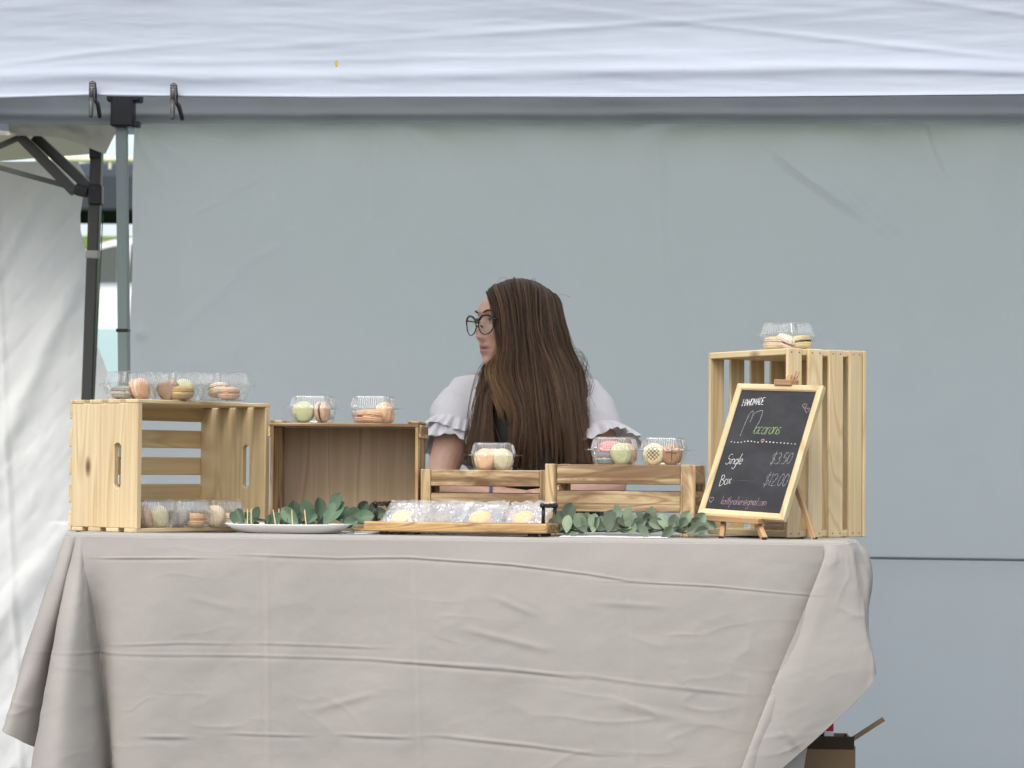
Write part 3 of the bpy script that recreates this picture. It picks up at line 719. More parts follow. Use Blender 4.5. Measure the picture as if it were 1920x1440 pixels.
def place_near(px, v, ang, upright):
    pn = T(px, v); n = Vector((math.sin(ang), -math.cos(ang), 0)); a = Vector((math.cos(ang), math.sin(ang), 0))
    if upright: return pn - a * (CW_ / 2) - n * (CD / 2)
    return pn + a * (CL / 2) - n * (CD / 2)
A1 = rad(51.5)
l1 = place_near(255, .075, A1, False); l1.z = ZT + .001
crate1 = pine_crate(l1, A1, False, 'pale pine crate on its side at the left end of the table')
A4 = rad(-58)
l4 = place_near(1476, .19, A4, True); l4.z = ZT + .001
crate4 = pine_crate(l4, A4, True, 'tall pale pine crate standing on end behind the chalkboard')

# ---- stained box (crate 2)
def box_on_side():
    L, H, D = .358, .256, .19; an = rad(-3.0)
    a = T(508, .30); b = T(789, .28); L = (b - a).length
    c = (a + b) / 2; c = c + Vector((0, D / 2, 0)); c.z = ZT
    t = empty('wooden_crate', c, an, 'box crate on its side with a solid brown plywood back', 'crate')
    th = .008
    zt = H
    plank('side_board', th, D, H - 2 * th, (-L / 2 + th / 2 + .004, 0, H / 2), RUST, t, None, 'z')
    plank('side_board', th, D, H - 2 * th, (L / 2 - th / 2 - .004, 0, H / 2), RUST, t, None, 'z')
    plank('top_board', L - .008, D, th, (0, 0, H - th / 2), RUST, t, None, 'x')
    plank('bottom_board', L - .008, D, th, (0, 0, th / 2), RUST, t, None, 'x')
    plank('back_panel', L - 2 * th - .01, .005, H - 2 * th - .001, (0, D / 2 - .02, H / 2), PLY, t, None, 'z')
    # corner posts outside
    plank('corner_post', .006, D - .004, .03, (-L / 2 + .0005, 0, H - .018), RUST, t, None, 'y')
    plank('corner_post', .006, D - .004, .03, (-L / 2 + .0005, 0, .018), RUST, t, None, 'y')
    for sx in (-1, 1):
        plank('corner_post', .028, D - .004, .006, (sx * (L / 2 - .016), 0, H + .003), RUST, t, None, 'y')
    plank('corner_post', .006, D - .004, .03, (L / 2 - .0005, 0, .018), RUST, t, None, 'y')
    plank('corner_post', .006, D - .004, .03, (L / 2 - .0005, 0, H - .018), RUST, t, None, 'y')
    return t, H
crate2, H2 = box_on_side()

def rustic(pxl, pxr, v, H, D, an, label, slz, postw=(.024, .024), lid=True):
    a = T(pxl, v); L = (T(pxr, v) - a).length / math.cos(an - 0)
    dx = Vector((math.cos(an), math.sin(an), 0)); dy = Vector((-math.sin(an), math.cos(an), 0))
    c = a + dx * L / 2 + dy * D / 2; c.z = ZT
    t = empty('wooden_crate', c, an, label, 'crate')
    pt = .010
    for sx, pw in ((-1, postw[0]), (1, postw[1])):
        for sy in (-1, 1):
            plank('corner_post', pw, pt, H, (sx * (L / 2 - pw / 2), sy * (D / 2 - pt / 2), H / 2), RUST, t, None, 'z')
        plank('corner_post', pt, .024, H, (sx * (L / 2 - pt / 2 - pw * 0), D / 2 - pt - .0125, H / 2), RUST, t, None, 'z') if False else None
    sw = L - postw[0] - postw[1] - .001
    for z0, z1 in slz:
        for sy in (-1, 1):
            plank('slat', sw, pt - .003, z1 - z0, ((postw[0] - postw[1]) / 2, sy * (D / 2 - pt / 2), (z0 + z1) / 2), RUST, t, None, 'x')
        for sx in (-1, 1):
            plank('side_slat', pt - .003, D - 2 * pt - .001, z1 - z0, (sx * (L / 2 - pt / 2 - .001), 0, (z0 + z1) / 2), RUST, t, None, 'y')
    if lid:
        plank('base_panel', L - 2 * pt - .004, D - 2 * pt - .003, .006, (0, 0, H - .006), RUST, t, None, 'x')
    return t, c, L
zc = lambda px, py, v: T3(px, py, v).z - ZT
v3_, v4_ = .26, .235
Hc3 = zc(900, 880.5, v3_)
sl3 = [(zc(900, 912, v3_), Hc3 - .001), (zc(900, 955, v3_), zc(900, 925, v3_))]
crate3, c3, L3 = rustic(788, 1021, v3_, Hc3, .20, rad(-4.5), 'low slatted torched-wood crate in front of the woman, one clear container on it', sl3, (.023, .013))
Hc4 = zc(1160, 870.5, v4_)
sl4 = [(zc(1160, 908, v4_), Hc4 - .001), (zc(1160, 960, v4_), zc(1160, 921, v4_))]
crate3b, c3b, L3b = rustic(1021, 1300, v4_, Hc4, .20, rad(-11), 'low slatted torched-wood crate carrying two clear containers left of the chalkboard', sl4, (.027, .034))

# ============================================================ MACARONS AND CONTAINERS
def macaron_mats(name, col, spk=None):
    m = mat(name, col, .75); bs = m.node_tree.nodes['Principled BSDF']
    mp = coords(m, (1, 1, 1)); n = noise(m, mp, 160, 4, .6); c2 = tuple(c * .86 for c in col)
    r = ramp(m, n.outputs[0], [(.35, c2), (.6, col)]); c = r.outputs[0]
    if spk:
        n2 = noise(m, mp, 420, 2, .5); r2 = ramp(m, n2.outputs[0], [(.62, (0, 0, 0)), (.68, (1, 1, 1))]); c = mixc(m, r2.outputs[0], c, spk)
    ln(m, c, bs.inputs['Base Color']); bump(m, n.outputs[0], .0006, .5)
    bs.inputs['Subsurface Weight'].default_value = .1; bs.inputs['Subsurface Radius'].default_value = (.004, .003, .002)
    return m
MC = {
 'grey': macaron_mats('grey_shell', (.36, .34, .31), (.2, .18, .16)), 'peach': macaron_mats('peach_shell', (.72, .42, .25)),
 'brown': macaron_mats('brown_shell', (.30, .19, .12)), 'tan': macaron_mats('tan_shell', (.50, .32, .14)),
 'green': macaron_mats('pale_green_shell', (.50, .52, .28), (.35, .38, .18)), 'pink': macaron_mats('pink_shell', (.80, .22, .19)),
 'cream': macaron_mats('cream_shell', (.72, .60, .36)), 'rose': macaron_mats('rose_beige_shell', (.62, .42, .30)),
 'slate': macaron_mats('slate_blue_shell', (.20, .24, .28)), 'white': macaron_mats('white_shell', (.72, .68, .56)),
 'yellow': macaron_mats('pale_yellow_shell', (.66, .60, .38)), 'apricot': macaron_mats('apricot_shell', (.74, .47, .28)), 'cocoa': macaron_mats('cocoa_shell', (.36, .20, .10)),
 'pale': macaron_mats('pale_beige_shell', (.68, .55, .38))}
FL = {'white': mat('white_cream', (.78, .74, .62), .6), 'choc': mat('chocolate_cream', (.05, .022, .012), .4), 'red': mat('red_jam', (.42, .04, .02), .25), 'peach': mat('peach_cream', (.7, .42, .22), .5), 'yellow': mat('yellow_cream', (.76, .64, .32), .5)}
DRZ = mat('dark_chocolate_drizzle', (.03, .012, .008), .3)
_mm = {}
def shell_me(key):
    if ('s', key) in _mm: return _mm['s', key]
    n = 40; R = .0225; loops = []
    pr = [(.0195, -.0006, 0), (.0215, 0, .5), (.0228, .0012, 1), (.0226, .0026, .9), (.0212, .0034, .3), (.0220, .0044, 0), (.0218, .0060, 0), (.0200, .0082, 0), (.0160, .0102, 0), (.0100, .0114, 0), (.0040, .0118, 0)]
    r_ = np.random.RandomState(5); jit = r_.rand(n) * .0011
    for r, z, j in pr: loops.append([((r + j * jit[k]) * math.cos(2 * PI * k / n), (r + j * jit[k]) * math.sin(2 * PI * k / n), z + j * .4 * jit[(k * 7) % n]) for k in range(n)])
    me = mesh('shell', *rings(loops), MC[key], smooth=True); _mm['s', key] = me; return me
def fill_me(key):
    if ('f', key) in _mm: return _mm['f', key]
    n = 28; r_ = np.random.RandomState(8); j = r_.rand(n) * .0022
    loops = [[((.0190 + s * (.0014 + j[k])) * math.cos(2 * PI * k / n), (.0190 + s * (.0014 + j[k])) * math.sin(2 * PI * k / n), z) for k in range(n)] for z, s in ((-.0022, .3), (-.001, 1), (.001, 1), (.0022, .3))]
    me = mesh('filling', *rings(loops), FL[key], smooth=True); _mm['f', key] = me; return me
def drizzle(kind, parent, zoff):
    prt = []
    def arc_line(pts): prt.append(tube([(x, y, zoff + .0006 + .0118 * max(0, 1 - (math.hypot(x, y) / .0228) ** 2.6) ** .62) for x, y in pts if math.hypot(x, y) < .0215], .00065, 5))
    if kind == 'lattice':
        for k in range(-3, 4):
            o = k * .0058 + .001
            for s in (1, -1):
                pts = [(t * .707 - o * .707 * s, (t * .707 + o * .707 * s) * s) for t in np.linspace(-.0215, .0215, 13)]
                pts = [q for q in pts if math.hypot(*q) < .0212]
                if len(pts) > 2: arc_line(pts)
    elif kind == 'cross':
        arc_line([(.0005 * math.sin(t * 300), t) for t in np.linspace(-.021, .021, 14)]); arc_line([(t, .002 - .0005 * math.sin(t * 250)) for t in np.linspace(-.021, .021, 14)])
    elif kind == 'curl':
        arc_line([(-.004 + .008 * math.cos(a), .003 + .008 * math.sin(a)) for a in np.linspace(0, 4.5, 14)])
    V, Fc = merge(prt); return obj('drizzle', V, Fc, DRZ if kind != 'curl' else FL['white'], parent, smooth=True)
def macaron(M, sh, fl, label, group=None, dz=None, sh2=None, name='macaron', SC_=1.12):
    t = empty(name, (0, 0, 0), 0, label, 'macaron', group); t.matrix_basis = M @ Matrix.Scale(SC_, 4)
    up = link('shell', shell_me(sh), t, TM((0, 0, .0022))); lo_ = link('shell', shell_me(sh2 or sh), t, TM((0, 0, -.0022), (PI, 0, .4)))
    link('filling', fill_me(fl), t)
    if dz: drizzle(dz, up, 0)
    return t

def rsq(hw, r, n, z, ex=None, f=None):
    """rounded square loop with n points per side"""
    L = []
    for s in range(4):
        for k in range(n):
            t = k / n * 2 - 1
            # param along side
            x, y = t * hw, -hw
            # round corners
            ov = max(0, abs(t) * hw - (hw - r))
            if ov > 0: y = -hw + r - math.sqrt(max(0, r * r - min(ov, r) ** 2)) * 1.0; 
            if f: y -= f(t)
            # cap corner at 45 degrees
            if abs(x) > abs(y): x = math.copysign(abs(y), x)
            a = s * PI / 2; L.append((x * math.cos(a) - y * math.sin(a), x * math.sin(a) + y * math.cos(a), z))
    return L
NSD = 72
def corr(amp):
    def f(t):
        if abs(t) > .72: return 0
        return amp * math.sin(t / .72 * PI * 11)
    return f
def lidf():
    loops = [rsq(.0555, .006, NSD, .0362), rsq(.0555, .006, NSD, .0372), rsq(.0505, .010, NSD, .0376), rsq(.0492, .011, NSD, .0395)]
    for q in np.linspace(0, 1, 7): loops.append(rsq(.0490 - .0052 * q, .012, NSD, .040 + .020 * q, f=corr(.0015 * min(1, 6 * min(q, 1 - q) + .2))))
    loops += [rsq(.0432, .013, NSD, .0628), rsq(.0415, .013, NSD, .0648), rsq(.038, .012, NSD, .0655), rsq(.030, .010, NSD, .0648), rsq(.012, .004, NSD, .0648)]
    return rings(loops, False, True)
def tubf():
    loops = [rsq(.030, .01, NSD // 2, .0024), rsq(.037, .012, NSD // 2, .0018), rsq(.040, .013, NSD // 2, .0008), rsq(.0425, .014, NSD // 2, .003), rsq(.0440, .013, NSD // 2, .008)]
    for q in np.linspace(.1, 1, 6): loops.append(rsq(.0440 + .0052 * q, .012, NSD // 2, .008 + .025 * q))
    loops += [rsq(.050, .010, NSD // 2, .0350), rsq(.0552, .006, NSD // 2, .0352), rsq(.0552, .006, NSD // 2, .0344)]
    return rings(loops, True, False)
LID = mesh('lid', *lidf(), PLASTIC, smooth=True); TUB = mesh('tub', *tubf(), PLASTIC, smooth=True)
RIB_GLINT = clear('glint_ribs', (.99, .99, .99), .16, .15, .15)  # whitish mix paints in the highlights that clear ribs catch
_rb = []
for s_ in range(4):
    for k_ in range(12):
        x_ = (k_ - 5.5) * .0053; pts_ = [(x_, -.0497, .0405), (x_ * .97, -.0448, .0600)]
        a_r = s_ * PI / 2; _rb.append(tube([(px_ * math.cos(a_r) - py_ * math.sin(a_r), px_ * math.sin(a_r) + py_ * math.cos(a_r), pz_) for px_, py_, pz_ in pts_], .0009, 4))
RIBS = mesh('ribs', *merge(_rb), RIB_GLINT)
TAB = box_me(.02, .012, .0012, PLASTIC, 0)
FRM = []
def container(loc, rz, label, items, group='clear clamshell containers of macarons', tab=True):
    """items: (dx, dy, dz, tiltx, tilty, rz, shell, filling, label, drizzle, shell2); mesh shared by all containers"""
    t = empty('clamshell_container', loc, rz, label, 'container', group)
    ld_ = link('lid', LID, t); rb_ = link('ribs', RIBS, ld_); rb_['kind'] = 'stuff'; link('tub', TUB, t)
    if tab:
        link('tab', TAB, t, TM((.0, -.0, 0)) @ TM((.060, 0, .0362)))
        link('tab', TAB, t, TM((-.060, 0, .0362)))
    M0 = TM(loc, (0, 0, rz))
    for it in items:
        dx, dy, dz, tx, ty, r, sh, fl, lb = it[:9]; dr = it[9] if len(it) > 9 else None; s2 = it[10] if len(it) > 10 else None
        macaron(M0 @ TM((dx, dy, dz), (tx, ty, r)), sh, fl, lb, None, dr, s2)
    return t
# orientations: flat (0), on edge facing viewer (tiltx ~ pi/2)
FZ = .0175
HP = PI / 2
def on(crate, H): return crate.location.z + H
# crate 1 top: three in a row
ztop1 = ZT + CW_ + .0015
def at(px, v, z): p = T(px, v, z); return p
R45 = rad(40)
def edge_on(dx, dy, face, lean=0.12, sh='peach', fl='white', lb='', dr=None, s2=None):
    # standing on edge, its flat side turned by `face` from the viewer
    return (dx, dy, .0258, HP - lean, 0, face, sh, fl, lb, dr, s2)
def flat(dx, dy, sh, fl, lb, tx=0, ty=0, dz=FZ, dr=None, s2=None): return (dx, dy, dz, tx, ty, 0, sh, fl, lb, dr, s2)
r1 = rad(38)
container(at(245, .20, ztop1), r1, 'leftmost clear ribbed container on top of the left pine crate', [
    flat(-.020, .005, 'grey', 'white', 'grey-beige macaron lying flat at the left of the leftmost container on the left crate'),
    edge_on(.014, -.020, .5, .25, 'peach', 'white', 'peach macaron leaning in the leftmost container on top of the left crate'),
    edge_on(.022, .014, .9, .2, 'rose', 'white', 'rose-beige macaron standing on edge at the right of the leftmost container on the left crate')])
container(at(335, .215, ztop1), r1, 'middle clear ribbed container on top of the left pine crate', [
    flat(.0, -.016, 'tan', 'yellow', 'tan macaron lying flat in the middle container on top of the left crate'),
    edge_on(-.022, .010, -.7, .2, 'brown', 'choc', 'dark brown macaron standing behind the tan one on the left crate'),
    edge_on(.022, .018, -.55, .3, 'green', 'white', 'pale green macaron leaning in the middle container on top of the left crate')])
container(at(418, .23, ztop1), r1, 'rightmost clear ribbed container on top of the left pine crate', [
    flat(.010, -.010, 'rose', 'peach', 'peach-beige macaron lying flat in the rightmost container on top of the left crate'),
    flat(.0, .020, 'pale', 'white', 'pale macaron half hidden behind the flat peach-beige one on top of the left crate', dz=.026, tx=-.3)])
# inside crate 1: three
zin = ZT + .010
def inc(px, v): p = T(px, v, zin); return p
container(inc(282, .17), r1, 'leftmost clear container inside the left pine crate', [
    edge_on(-.020, -.010, .7, .2, 'rose', 'white', 'rose macaron at the left inside the left crate, partly behind its end panel'),
    edge_on(.014, -.012, .3, .15, 'yellow', 'white', 'pale yellow macaron standing inside the left crate')])
container(inc(346, .235), r1, 'middle clear container inside the left pine crate', [
    edge_on(-.022, -.008, -.8, .25, 'grey', 'choc', 'grey-brown macaron leaning in the middle container inside the left crate'),
    flat(.018, -.012, 'apricot', 'peach', 'apricot macaron lying flat in the middle container inside the left crate')])
container(inc(410, .30), r1, 'rightmost clear container inside the left pine crate', [
    edge_on(-.018, -.010, -.7, .15, 'pale', 'red', 'cream macaron with red filling standing inside the left crate'),
    flat(.020, -.004, 'pale', 'white', 'cream macaron lying flat at the right inside the left crate')])
z2 = ZT + H2 + .0005
container(at(587, .36, z2), rad(-6), 'left one of the two clear containers on the brown box crate', [
    edge_on(-.020, -.016, .05, .12, 'green', 'white', 'large pale yellow-green macaron facing forward on the brown box crate'),
    edge_on(.024, -.012, 1.4, .1, 'rose', 'choc', 'rose-brown macaron standing edge-on with chocolate filling on the brown box crate')])
container(at(700, .36, z2), rad(-6), 'right one of the two clear containers on the brown box crate', [
    flat(-.022, .004, 'rose', 'red', 'rose macaron lying flat at the left in the right container on the brown box'),
    flat(.002, -.014, 'apricot', 'peach', 'peach macaron lying flat in the middle of the right container on the brown box crate', ty=.12),
    edge_on(.028, .0, 1.1, .3, 'apricot', 'peach', 'peach macaron leaning at the right of the right container on the brown box crate')])
z3 = ZT + Hc3 - .002
container(at(925, .325, z3), rad(-4), 'clear container on the low crate directly in front of the woman', [
    edge_on(-.018, -.014, -.25, .2, 'apricot', 'white', 'apricot macaron with a white curl, front left on the low crate before the woman', 'curl'),
    edge_on(.022, -.012, .45, .2, 'yellow', 'white', 'pale yellow macaron at the right on the low crate before the woman'),
    edge_on(.0, .020, .2, .1, 'pale', 'white', 'cream macaron behind the two front ones on the low crate before the woman')])
z4 = ZT + Hc4 - .002
container(at(1152, .31, z4), rad(-12), 'left one of the two clear containers on the low crate beside the chalkboard', [
    flat(-.018, -.008, 'slate', 'yellow', 'slate blue macaron with yellow filling lying under a pink one', dz=.0155),
    flat(-.010, .002, 'pink', 'white', 'bright pink macaron stacked on the slate blue one', dz=.040, tx=.15),
    edge_on(.018, -.016, .4, .2, 'green', 'choc', 'pale green speckled macaron beside the pink one'),
    edge_on(.026, .010, .7, .2, 'apricot', 'choc', 'orange-tan macaron behind the pale green speckled one')])
container(at(1245, .30, z4), rad(-12), 'right one of the two clear containers on the low crate beside the chalkboard', [
    edge_on(-.020, -.018, -.1, .1, 'cream', 'choc', 'cream macaron with a dark chocolate lattice drizzle', 'lattice'),
    edge_on(.020, -.016, .15, .1, 'cocoa', 'choc', 'brown macaron with a chocolate cross drizzle', 'cross')])
z5 = ZT + CL + .0015
container(at(1476, .34, z5), rad(-38), 'single clear container on top of the tall crate', [
    flat(-.022, -.020, 'pale', 'white', 'pale macaron lying flat at the left on the tall crate'),
    flat(-.0, -.004, 'white', 'red', 'cream macaron with red-brown filling tilted in the middle on the tall crate', tx=.0, ty=.45, dz=.021),
    flat(.026, .018, 'cream', 'choc', 'cream macaron lying at the right on the tall crate', ty=-.15, dz=.020)])
container(inc(1452, .32), rad(-30), 'clear container low inside the tall crate behind the chalkboard foot', [
    flat(0, 0, 'rose', 'white', 'rose macaron inside the tall crate behind the chalkboard foot')])

# ============================================================ TRAY with bagged macarons
def tray():
    an = rad(-17); a = T(681, .085); L = .44; dx = Vector((math.cos(an), math.sin(an), 0)); dy = Vector((-math.sin(an), math.cos(an), 0))
    b = T(1033, .085); L = (b - a).length / math.cos(rad(11)); D = .16
    a = T(681, .10); c = a + dx * L / 2 + dy * D / 2; c.z = ZT + .001
    t = empty('serving_tray', c, an, 'rectangular acacia wood tray with black metal handles at the table front', 'tray')
    box('base_board', (L, D, .022), (0, 0, .019), TRAYW, t, bev=.003)
    for sx in (-1, 1):
        for sy in (-1, 1): obj('foot', *tube([(sx * (L / 2 - .04), sy * (D / 2 - .03), 0), (sx * (L / 2 - .04), sy * (D / 2 - .03), .009)], .012, 12), BLACKP, t)
    for sx in (-1, 1):
        x = sx * (L / 2 - .018)
        h = obj('handle', *tube([(x, y, .069 + .001 * math.sin(y * 200)) for y in np.linspace(-.055, .055, 12)], [.006] + [.0048] * 10 + [.006], 8), BLACKP, t, smooth=True)
        for y in (-.046, .046): obj('handle_post', *tube([(x, y, .029), (x, y, .067)], .0042, 8), BLACKP, h, smooth=True)
    return t, c, dx, dy, an
tr, trc, tdx, tdy, tan_ = tray()
def bag(px, cl, label, mlabel, seed, s=1.0):
    z = ZT + .032
    p = T(px, .125, z)
    M = TM(p, (rad(34), 0, tan_ + rad(random.uniform(-6, 6))))
    t = empty('cellophane_bag', (0, 0, 0), 0, label, 'bag', 'cellophane bags on the tray'); t.matrix_basis = M
    n = 46; g = np.linspace(-1, 1, n); A_, B_ = np.meshgrid(g, g); r_ = np.random.RandomState(seed); o = r_.rand() * 50
    wx, wy = .052, .058
    pil = np.clip(1 - A_ ** 4, 0, 1) ** .5 * np.clip(1 - B_ ** 4, 0, 1) ** .5
    for sg, nm in ((1, 'front_film'), (-1, 'back_film')):
        rid = np.abs(fbm(A_ * 2.2 + o, B_ * 2.2, 3)) * .016 + np.abs(fbm(A_ * 5 + o, B_ * 5 + 3, 2)) * .005
        ang = np.arctan2(B_, A_); rr = np.hypot(A_, B_)
        rid += .004 * np.abs(np.sin(ang * 6 + o + 2 * fbm(A_ * 2, B_ * 2, 2))) * np.clip(rr - .45, 0, 1)
        h = sg * (pil * .0145 * np.exp(-rr ** 2 * .7) + .002) + sg * (rid - .003) * .7
        Xc = A_ * wx * (1 + .05 * fbm(B_ * 2 + o, A_ * 0)); Yc = .015 + B_ * wy * (1 + .05 * fbm(A_ * 2, B_ * 0 + o))
        obj(nm, np.stack([Xc, Yc, h + .002], -1).reshape(-1, 3), gridfaces(n, n), FILM, t, smooth=True)
    macaron(M @ TM((0, 0, .004), (0, 0, 0)), cl, 'white', mlabel, SC_=1.15)
bag(756, 'yellow', 'cellophane bag holding the pale yellow macaron, first from the left on the tray', 'pale yellow macaron in the first cellophane bag from the left', 1)
bag(832, 'grey', 'cellophane bag holding the grey macaron, second from the left on the tray', 'grey macaron in the second cellophane bag from the left', 2)
bag(902, 'apricot', 'cellophane bag holding the smooth peach macaron, third from the left on the tray', 'smooth peach macaron in the third cellophane bag from the left', 3)
bag(983, 'apricot', 'cellophane bag at the right end of the tray, its film folded over a peach macaron', 'peach macaron under folded film in the rightmost cellophane bag', 4)

# ============================================================ PLATE and picks
def plate():
    a = T(419, .075, ZT); b = T(655, .075, ZT); hw = (b - a).length / 2; c = (a + b) / 2; c.y += .07
    hw *= 1.012
    def sl(sx, sy, z, e=3.2, wv=0):
        L = []
        for k in range(96):
            q = 2 * PI * k / 96; cc, ss = math.cos(q), math.sin(q)
            L.append((sx * math.copysign(abs(cc) ** (2 / e), cc), sy * math.copysign(abs(ss) ** (2 / e), ss), z + wv * math.cos(2 * q + .4)))
        return L
    D = .075
    lo_ = [sl(hw * .68, D * .6, 0), sl(hw * .80, D * .74, .003), sl(hw * .90, D * .87, .012), sl(hw, D, .0205, wv=.001), sl(hw * 1.0, D, .0225, wv=.001), sl(hw * .985, D * .975, .0222, wv=.001), sl(hw * .86, D * .84, .0125), sl(hw * .76, D * .70, .006), sl(hw * .4, D * .35, .005)]
    V, Fc = rings(lo_)
    o = obj('plate', V, Fc, WHITEP, smooth=True, mx=TM((c.x, c.y, ZT + .001), (0, 0, TA)))
    return tag(o, 'white oblong ceramic plate with toothpicks at the front of the table', 'plate')
plate()
TP = mat('toothpick_wood', (.70, .55, .30), .6)
for i, (x0, x1, yt, v) in enumerate(((464, 464, 953, .13), (471, 471, 953, .11), (518, 512, 955, .12), (523, 523, 953, .14), (549, 547, 955, .10), (575, 571, 955, .13))):
    a = T(x0, v, ZT + .010); b = T3(x1, yt, v)
    nm = ['leftmost toothpick standing in the white plate', 'second toothpick from the left, close beside the leftmost', 'third toothpick from the left, leaning left', 'fourth toothpick from the left, upright beside the leaning one', 'fifth toothpick from the left in the white plate', 'rightmost toothpick in the white plate, leaning left'][i]
    tag(obj('toothpick', *tube([a, a + (b - a) * .9, b], [.0013, .0013, .0004], 6), TP), nm, 'toothpick', 'toothpicks on the plate')
pq = T(1155, .055, ZT + .002)
Gp = [(-.125, -.035, .0005), (.115, -.035, -.0), (.118, .10, .002), (-.12, .10, .001)]
pp = obj('paper_sheet', Gp + [(x, y, z + .0006) for x, y, z in Gp], [(3, 2, 1, 0), (4, 5, 6, 7), (0, 1, 5, 4), (1, 2, 6, 5), (2, 3, 7, 6), (3, 0, 4, 7)], PAPER, mx=TM(pq, (0, 0, TA)))
tag(pp, 'white sheet of paper lying under the right leaf garland', 'paper')
pq = T(690, .16, ZT + .002)
pp = obj('paper_sheet', Gp + [(x, y, z + .0006) for x, y, z in Gp], [(3, 2, 1, 0), (4, 5, 6, 7), (0, 1, 5, 4), (1, 2, 6, 5), (2, 3, 7, 6), (3, 0, 4, 7)], PAPER, mx=TM(pq, (0, 0, TA + .1)))
tag(pp, 'white sheet of paper lying under the left end of the tray', 'paper')

# ============================================================ GARLANDS
def leafmat(name, col, c2):
    m = mat(name, col, .6); bs = m.node_tree.nodes['Principled BSDF']; mp = coords(m, (1, 1, 1)); n = noise(m, mp, 45, 4, .6)
    oi = nd(m, 'ShaderNodeObjectInfo'); r = ramp(m, n.outputs[0], [(.3, col), (.7, c2)])
    hv = nd(m, 'ShaderNodeHueSaturation'); mr = nd(m, 'ShaderNodeMapRange'); mr.inputs['To Min'].default_value = .6; mr.inputs['To Max'].default_value = 1.6
    ln(m, oi.outputs['Random'], mr.inputs[0]); ln(m, mr.outputs[0], hv.inputs['Value']); ln(m, r.outputs[0], hv.inputs['Color'])
    ln(m, hv.outputs[0], bs.inputs['Base Color']); bump(m, n.outputs[0], .0008, .5)
    t = nd(m, 'ShaderNodeBsdfTranslucent'); t.inputs[0].default_value = (*c2, 1); mx = nd(m, 'ShaderNodeMixShader'); mx.inputs[0].default_value = .12
    ln(m, bs.outputs[0], mx.inputs[1]); ln(m, t.outputs[0], mx.inputs[2]); ln(m, mx.outputs[0], m.node_tree.nodes['Material Output'].inputs[0]); return m
LF1 = leafmat('deep_sage_leaf', (.06, .105, .065), (.11, .165, .105)); LF2 = leafmat('dusty_sage_leaf', (.15, .205, .135), (.27, .33, .235))
VEIN = mat('leaf_vein', (.25, .34, .2), .6)
STEM = mat('garland_stem', (.10, .13, .05), .7)
def leaf_me(kind, m):
    n, k = 15, 9; L = 1.0; V = []
    bend, cup, tw = kind
    for i in range(n):
        t = i / (n - 1); w_ = .245 * (math.sin(PI * t ** 1.35) ** .62 if 0 < t < 1 else 0) * (1 + .35 * t) + .006
        if i == n - 1: w_ = .01
        for j in range(k):
            s = (j / (k - 1)) * 2 - 1
            x = s * w_; zc_ = bend * t * t + cup * abs(s) ** 1.5 * w_ - (.012 * math.exp(-(s / .12) ** 2)) + .015 * math.sin(t * 9 + s * 2) * abs(s)
            a = tw * t; V.append((x * math.cos(a) - 0, t, zc_ + x * math.sin(a)))
    F_ = gridfaces(n, k).tolist(); n0 = len(V)
    V2 = [(x, y, z - .012) for x, y, z in V]
    F2 = [tuple(n0 + q for q in f[::-1]) for f in F_]
    return mesh('leaf', V + V2, F_ + F2, m, smooth=True)
LMS = {(i, j): leaf_me(kd, m) for j, m in enumerate((LF1, LF2)) for i, kd in enumerate(((.12, .5, .1), (.30, .35, -.3), (-.18, .45, .4), (.05, .7, -.5)))}
def garland(name_label, spine, nleaf, mj, seed, sc=(.034, .058), explicit=()):
    r = random.Random(seed)
    c = sum(spine, Vector()) / len(spine); c.z = ZT
    t = empty('leaf_garland', c, 0, name_label, 'garland', None)
    sp = catm([v3(p) for p in spine], 60)
    wob = [Vector(p) + Vector((0, .004 * math.sin(i * .6), .003 * math.sin(i * .45))) - c for i, p in enumerate(sp)]
    obj('stem', *tube(wob, .0022, 6), STEM, t, smooth=True)
    def put(p, d, up, s, kind):
        d = d.normalized(); x = d.cross(up).normalized(); zz = x.cross(d)
        M = Matrix(((x.x * s, d.x * s, zz.x * s, p.x), (x.y * s, d.y * s, zz.y * s, p.y), (x.z * s, d.z * s, zz.z * s, p.z), (0, 0, 0, 1)))
        link('leaf', LMS[kind, mj], t, M)
    for i in range(nleaf):
        f = (i + r.random() * .8) / nleaf; p = Vector(sp[min(59, int(f * 59))]) - c
        el = rad(r.uniform(-12, 58)); az = r.uniform(0, 2 * PI) if r.random() < .35 else r.choice((rad(-150), rad(-30), rad(150), rad(30), rad(-90))) + r.uniform(-.5, .5)
        d = Vector((math.cos(az) * math.cos(el), math.sin(az) * math.cos(el) * .8, math.sin(el)))
        s = r.uniform(*sc); p2 = p + Vector((0, r.uniform(-.012, .02), .004 + r.uniform(0, .010)))
        if (p2 + c).z + d.z * s < ZT + .006: d.z = abs(d.z) + .15
        up = Vector((r.uniform(-.6, .6), -1, r.uniform(.1, .9)))
        put(p2, d, up, s, r.randrange(4))
    for (x0, y0, x1, y1, v, kd) in explicit:        # leaves that stand up above the rest
        a = T3(x0, y0, v) - c; b = T3(x1, y1, v - .004) - c; put(a, b - a, Vector((r.uniform(-.4, .4), -1, .3)), (b - a).length, kd)
    return t
g1 = [T(440, .175, ZT + .012), T(500, .17, ZT + .016), T(560, .16, ZT + .018), T(620, .17, ZT + .02), T(680, .20, ZT + .022), T(745, .23, ZT + .02)]
